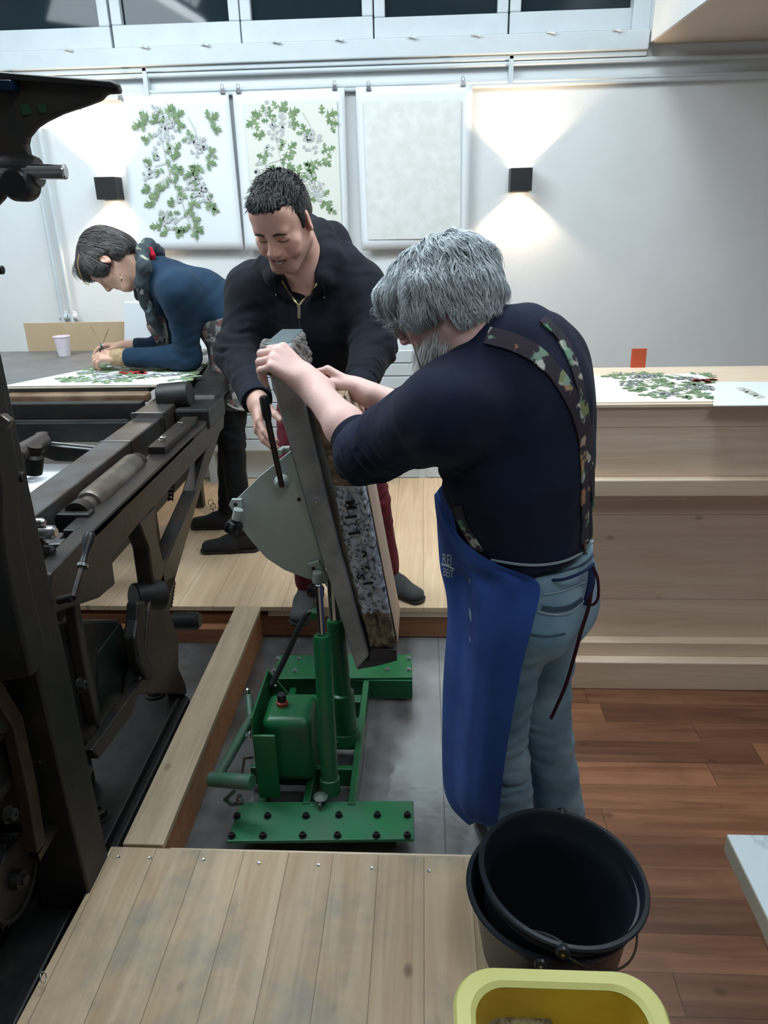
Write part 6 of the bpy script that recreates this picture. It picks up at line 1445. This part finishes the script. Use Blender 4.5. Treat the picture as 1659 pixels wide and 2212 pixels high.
for i in range(2600):
    th, ph = rg.uniform(0, 6.283), rg.uniform(0, 2.0); dd = Hw.u*math.cos(ph)+(Hw.r*math.cos(th)+Hw.f*math.sin(th))*math.sin(ph); h = HW.ray_cast(Hw.c+dd*.3, -dd)
    if h[0] is None: continue
    q = h[0]; n_ = h[1] if h[1].dot(dd) > 0 else -h[1]; fr = (q-Hw.c).dot(Hw.f)
    flow = (q-Hw(0, -.02, .135)); flow = flow-n_*flow.dot(n_)
    if flow.length < 1e-4: continue
    flow.normalize(); cur = q-n_*.001; path = [cur]; sg_ = rg.uniform(.007, .011)
    for k in range(7):
        h2 = HW.find_nearest(cur); n2 = h2[1] if h2[1].dot(cur-Hw.c) > 0 else -h2[1]; f2 = flow-n2*flow.dot(n2); f2 = f2.normalized() if f2.length > 1e-4 else flow
        cur = cur+(f2+n2*.02).normalized()*sg_; h3 = HW.find_nearest(cur); ds = (cur-h3[0]).dot(n2)
        if ds < .0025: cur = cur+n2*(.0025-ds)
        path.append(cur.copy())
    lk.append((path, rg.uniform(.002, .004), n_))
strands('hair_locks', lk, HAIRW, hw_, taper=.2)
fr_ = []
for i in range(60):
    a = P(163+rg.uniform(0, 22), 560+rg.uniform(-6, 10), 3.34+rg.uniform(-.06, .06)); b_ = P(166+rg.uniform(-4, 30), 600+rg.uniform(-10, 10), 3.34+rg.uniform(-.06, .06)); m_ = (a+b_)/2+Vector((-.02, 0, -.01)); fr_.append((spline([a, m_, b_], 3), .002, Vector((0, -1, 0))))
strands('fringe', fr_, HAIRW, hw_, taper=.2)
MB().tube(spline([Hw(-.078, .095, .070), Hw(-.092, .055, .085), Hw(-.094, .012, .088)], 4), [.0022]*9, 8).build('hair_clip', mat('tortoise_clip', (.42, .28, .13), .4), hw_, 0, smooth=True)
MB().tube(spline([Hw(-.078, .095, .070), Hw(-.06, .12, .055), Hw(-.055, .122, .035)], 4), [.0020]*9, 8).build('hair_clip', MATS['tortoise_clip'], hw_, 0, smooth=True)
MB().lathe([(0, -.008), (.003, -.006), (.0042, 0), (.002, .008), (0, .010)], P(262, 604, 3.27), (0.1, 0, 1), 12).build('earring', GOLD, WM, 0, smooth=True)
MB().lathe([(0, -.004), (.004, 0), (0, .004)], P(259, 592, 3.275), (0, 0, 1), 12).build('earring', mat('dark_bead', (.12, .08, .06), .4), WM, 0, smooth=True)
# brushes
def brush(a, b_, lab):
    t = thing('paintbrush', lab, 'brush', a, 'paintbrushes in the woman\'s hand'); MB().tube([a, b_], [.0035, .0022], 8).build('handle', mat('brush_wood', (.30, .20, .11), .5) if 'brush_wood' not in MATS else MATS['brush_wood'], t, 0, smooth=True)
    d = (a-b_).normalized(); MB().tube([a, a+d*.02], [.0038, .0045], 8).build('ferrule', CHROME, t, 0, smooth=True); MB().tube([a+d*.02, a+d*.03, a+d*.045], [.0045, .005, .001], 8).build('bristles', BRW, t, 0, smooth=True)
brush(P(216, 742, 3.36), P(196, 704, 3.44), 'brown paintbrush upright in the painting hand'); brush(P(222, 742, 3.38), P(234, 710, 3.42), 'second thin paintbrush leaning to the right in the same hand')
# ------------------------------------------------------------------ buckets, tub, table in the foreground
BKM, nt, b = newmat('black_bucket_plastic'); b.inputs['Base Color'].default_value = (.012, .018, .026, 1); b.inputs['Roughness'].default_value = .33; b.inputs['Specular IOR Level'].default_value = .55
def bucket(c, rt, rb, h, tilt, lab, lug):
    """c = centre of the rim; tilt = axis direction"""
    ax_ = V3(tilt).normalized(); t = thing('bucket', lab, 'bucket', V3(c)-ax_*h, 'nested black buckets'); base = V3(c)-ax_*h; th_ = .003
    prof = [(0, 0), (rb-.004, 0), (rb, .004)]+[(rb+(rt-rb)*k/8, h*k/8) for k in range(1, 8)]+[(rt-.004, h-.03), (rt+.001, h-.03), (rt+.003, h-.012), (rt+.011, h-.006), (rt+.013, h-.001), (rt+.010, h+.003), (rt+.002, h+.003), (rt-th_, h-.004)]
    prof += [(rt-th_-.002, h-.035), (rt-th_-.010, h-.045)]+[(rb+(rt-.008-rb)*k/8-th_, h*k/8) for k in range(6, 0, -1)]+[(rb-.006, .010), (rb-.012, .008), (rb-.02, .010), (0, .010)]
    MB().lathe(prof, base, ax_, 64).build('shell', BKM, t, 0, smooth=True, angle=50)
    l = V3(lug); l = (l-ax_*l.dot(ax_)).normalized()
    for s in (1, -1):
        p = V3(c)+l*s*(rt+.012)-ax_*.008
        MB().lathe([(0, -.010), (.012, -.010), (.014, -.004), (.014, .004), (.011, .008), (0, .008)], p, (l*s+ax_*.2), 24).build('lug', BKM, t, 0, smooth=True)
        MB().lathe([(.0, .007), (.0035, .008), (.0035, .0095), (0, .0095)], p, (l*s+ax_*.2), 12).build('lug_pin', CHROME, t, 0, smooth=True)
    q = l.cross(ax_); return t, l, q
HW_ = mat('bail_wire', (.16, .14, .13), .3, .9)
c2 = at(1216, 1885, Z=.395); ax2_ = Vector((.10, -.02, 1))
lug2 = at(1208, 2012, Z=.36)-at(1212, 1752, Z=.39)
t2_, l2_, q2_ = bucket(c2, .166, .125, .34, ax2_, 'black bucket on top of the nested pair, handle hanging towards the floor', lug2)
ax1_ = Vector((-.02, .0, 1)); c1_ = c2+Vector((-.018, .01, -.045)); 
t1_, l1_, q1_ = bucket(c1_, .172, .128, .345, ax1_, 'lower black bucket of the nested pair, rim showing on the left', at(1138, 2025, Z=.33)-at(1180, 1760, Z=.35))
def bail(t, c, l, q, r, side, drop, sweep):
    pts = []
    for a in np.linspace(0, math.pi, 40):
        w_ = math.sin(a); pts.append(V3(c)+l*r*math.cos(a)+q*side*r*.72*w_*sweep+Vector((0, 0, -drop*w_)))
    MB().tube(pts, .0024, 8).build('handle', HW_, t, 0, smooth=True)
bail(t2_, c2-ax2_.normalized()*.008, l2_, q2_, .182, 1 if q2_.x > 0 else -1, .10, 1.25)
bail(t1_, c1_-Vector((0, 0, .008)), l1_, q1_, .188, 1 if q1_.x > 0 else -1, .15, 1.1)
# yellow tub on a low stool
ZR = .44
YEL = mat('amber_yellow_plastic', (.58, .42, .04), .42, var=.15, vscale=9, vcol=(.50, .33, .03)); YELR = mat('lit_yellow_rim', (.62, .60, .20), .4)  # rim paler than the bowl: light on it put into the colour

bk_ = at(1190, 2101, Z=ZR); wy = .172; dy_ = .15
cx_, cy_ = at(1196, 2101, Z=ZR).x, bk_.y-dy_
def rr_loop(hw, hd, r, z, n=10):
    out = []
    for sx_, sy_, a0 in ((1, 1, 0), (-1, 1, 90), (-1, -1, 180), (1, -1, 270)):
        for i in range(n+1):
            a = R_(a0+90*i/n); out.append(Vector((cx_+sx_*(hw-r)+r*math.cos(a), cy_+sy_*(hd-r)+r*math.sin(a), z)))
    return out+[out[0]]
t = thing('washing_up_bowl', 'yellow rectangular plastic tub in the bottom foreground, sponge inside', 'tub', (cx_, cy_, ZR-.15))
lv_ = [(wy-.045, dy_-.045, .04, ZR-.15), (wy-.022, dy_-.022, .055, ZR-.012), (wy-.012, dy_-.012, .06, ZR-.006), (wy+.002, dy_+.002, .07, ZR-.010), (wy+.006, dy_+.006, .075, ZR-.004), (wy+.002, dy_+.002, .07, ZR+.002), (wy-.020, dy_-.020, .06, ZR+.003), (wy-.028, dy_-.028, .055, ZR-.004), (wy-.034, dy_-.034, .05, ZR-.04), (wy-.046, dy_-.046, .04, ZR-.11)]
loops = [rr_loop(*q) for q in lv_]; mb = MB().grid(loops); mb.add(loops[0][:-1][::-1], [tuple(range(len(loops[0])-1))]); mb.add(loops[-1][:-1], [tuple(range(len(loops[0])-1))])
mb.build('bowl', YEL, t, 0, smooth=True)
lr_ = [(wy-.0285, dy_-.0285, .055, ZR-.002), (wy-.020, dy_-.020, .06, ZR+.0045), (wy+.003, dy_+.003, .07, ZR+.0035), (wy+.0085, dy_+.0085, .076, ZR-.004), (wy+.004, dy_+.004, .07, ZR-.014)]
MB().grid([rr_loop(*q) for q in lr_]).build('rim', YELR, t, 0, smooth=True)
t = thing('sponge', 'beige speckled sponge lying inside the yellow tub', 'sponge', (cx_, cy_, ZR-.13))
_sp = at(1112, 2186, Z=ZR-.065); SPx, SPy = _sp.x, _sp.y
sp_ = MB().box(SPx-.06, SPx+.065, SPy-.09, SPy, ZR-.109, ZR-.065).build('sponge_block', mat('speckled_sponge', (.40, .33, .18), .95, var=.9, vscale=90, vcol=(.12, .09, .05), bump=.006, bscale=70), t, .008, seg=3)
t = thing('low_stool', 'wooden stool carrying the yellow tub at the picture edge', 'stool', (cx_, cy_, 0))
box('seat', (cx_-.14, cx_+.14, cy_-.12, cy_+.11, ZR-.175, ZR-.1505), JOIST, t, .004)
for sx_ in (-.12, .12):
    for sy_ in (-.10, .09):
        zf_ = PZ0 if (cx_+sx_) < xr2+.02 else 0
        box('leg', (cx_+sx_-.015, cx_+sx_+.015, cy_+sy_-.015, cy_+sy_+.015, zf_+.001, ZR-.175), JOIST, t, .002)
# marble-topped table at the right edge
ZM = .52; A = at(1569, 1803, Z=ZM); t = thing('stone_topped_table', 'white marble slab table corner at the right edge of the picture', 'table', (A.x+.4, A.y-.4, 0))
MARB, nt, b = newmat('white_marble'); v = coords(nt); f = noise(nt, v, 9, 6, .6); L(nt, ramp(nt, f, [(.50, (.66, .73, .77)), (.60, (.64, .71, .75)), (.63, (.46, .54, .57)), (.66, (.66, .73, .77))]), b.inputs['Base Color']); b.inputs['Roughness'].default_value = .3
zlow = ZM-.042
MB().box(A.x, A.x+.9, A.y-1.0, A.y, zlow, ZM).build('slab', mat('cream_stone_edge', (.62, .54, .43), .6, var=.06), t, .002)
MB().box(A.x+.001, A.x+.9, A.y-1.0, A.y-.001, ZM, ZM+.0015).build('polished_top', MARB, t, 0)
for x_, y_ in ((A.x+.3, A.y-.2), (A.x+.8, A.y-.2), (A.x+.3, A.y-.9), (A.x+.8, A.y-.9)): box('leg', (x_-.025, x_+.025, y_-.025, y_+.025, 0, zlow), IRON, t, .002)
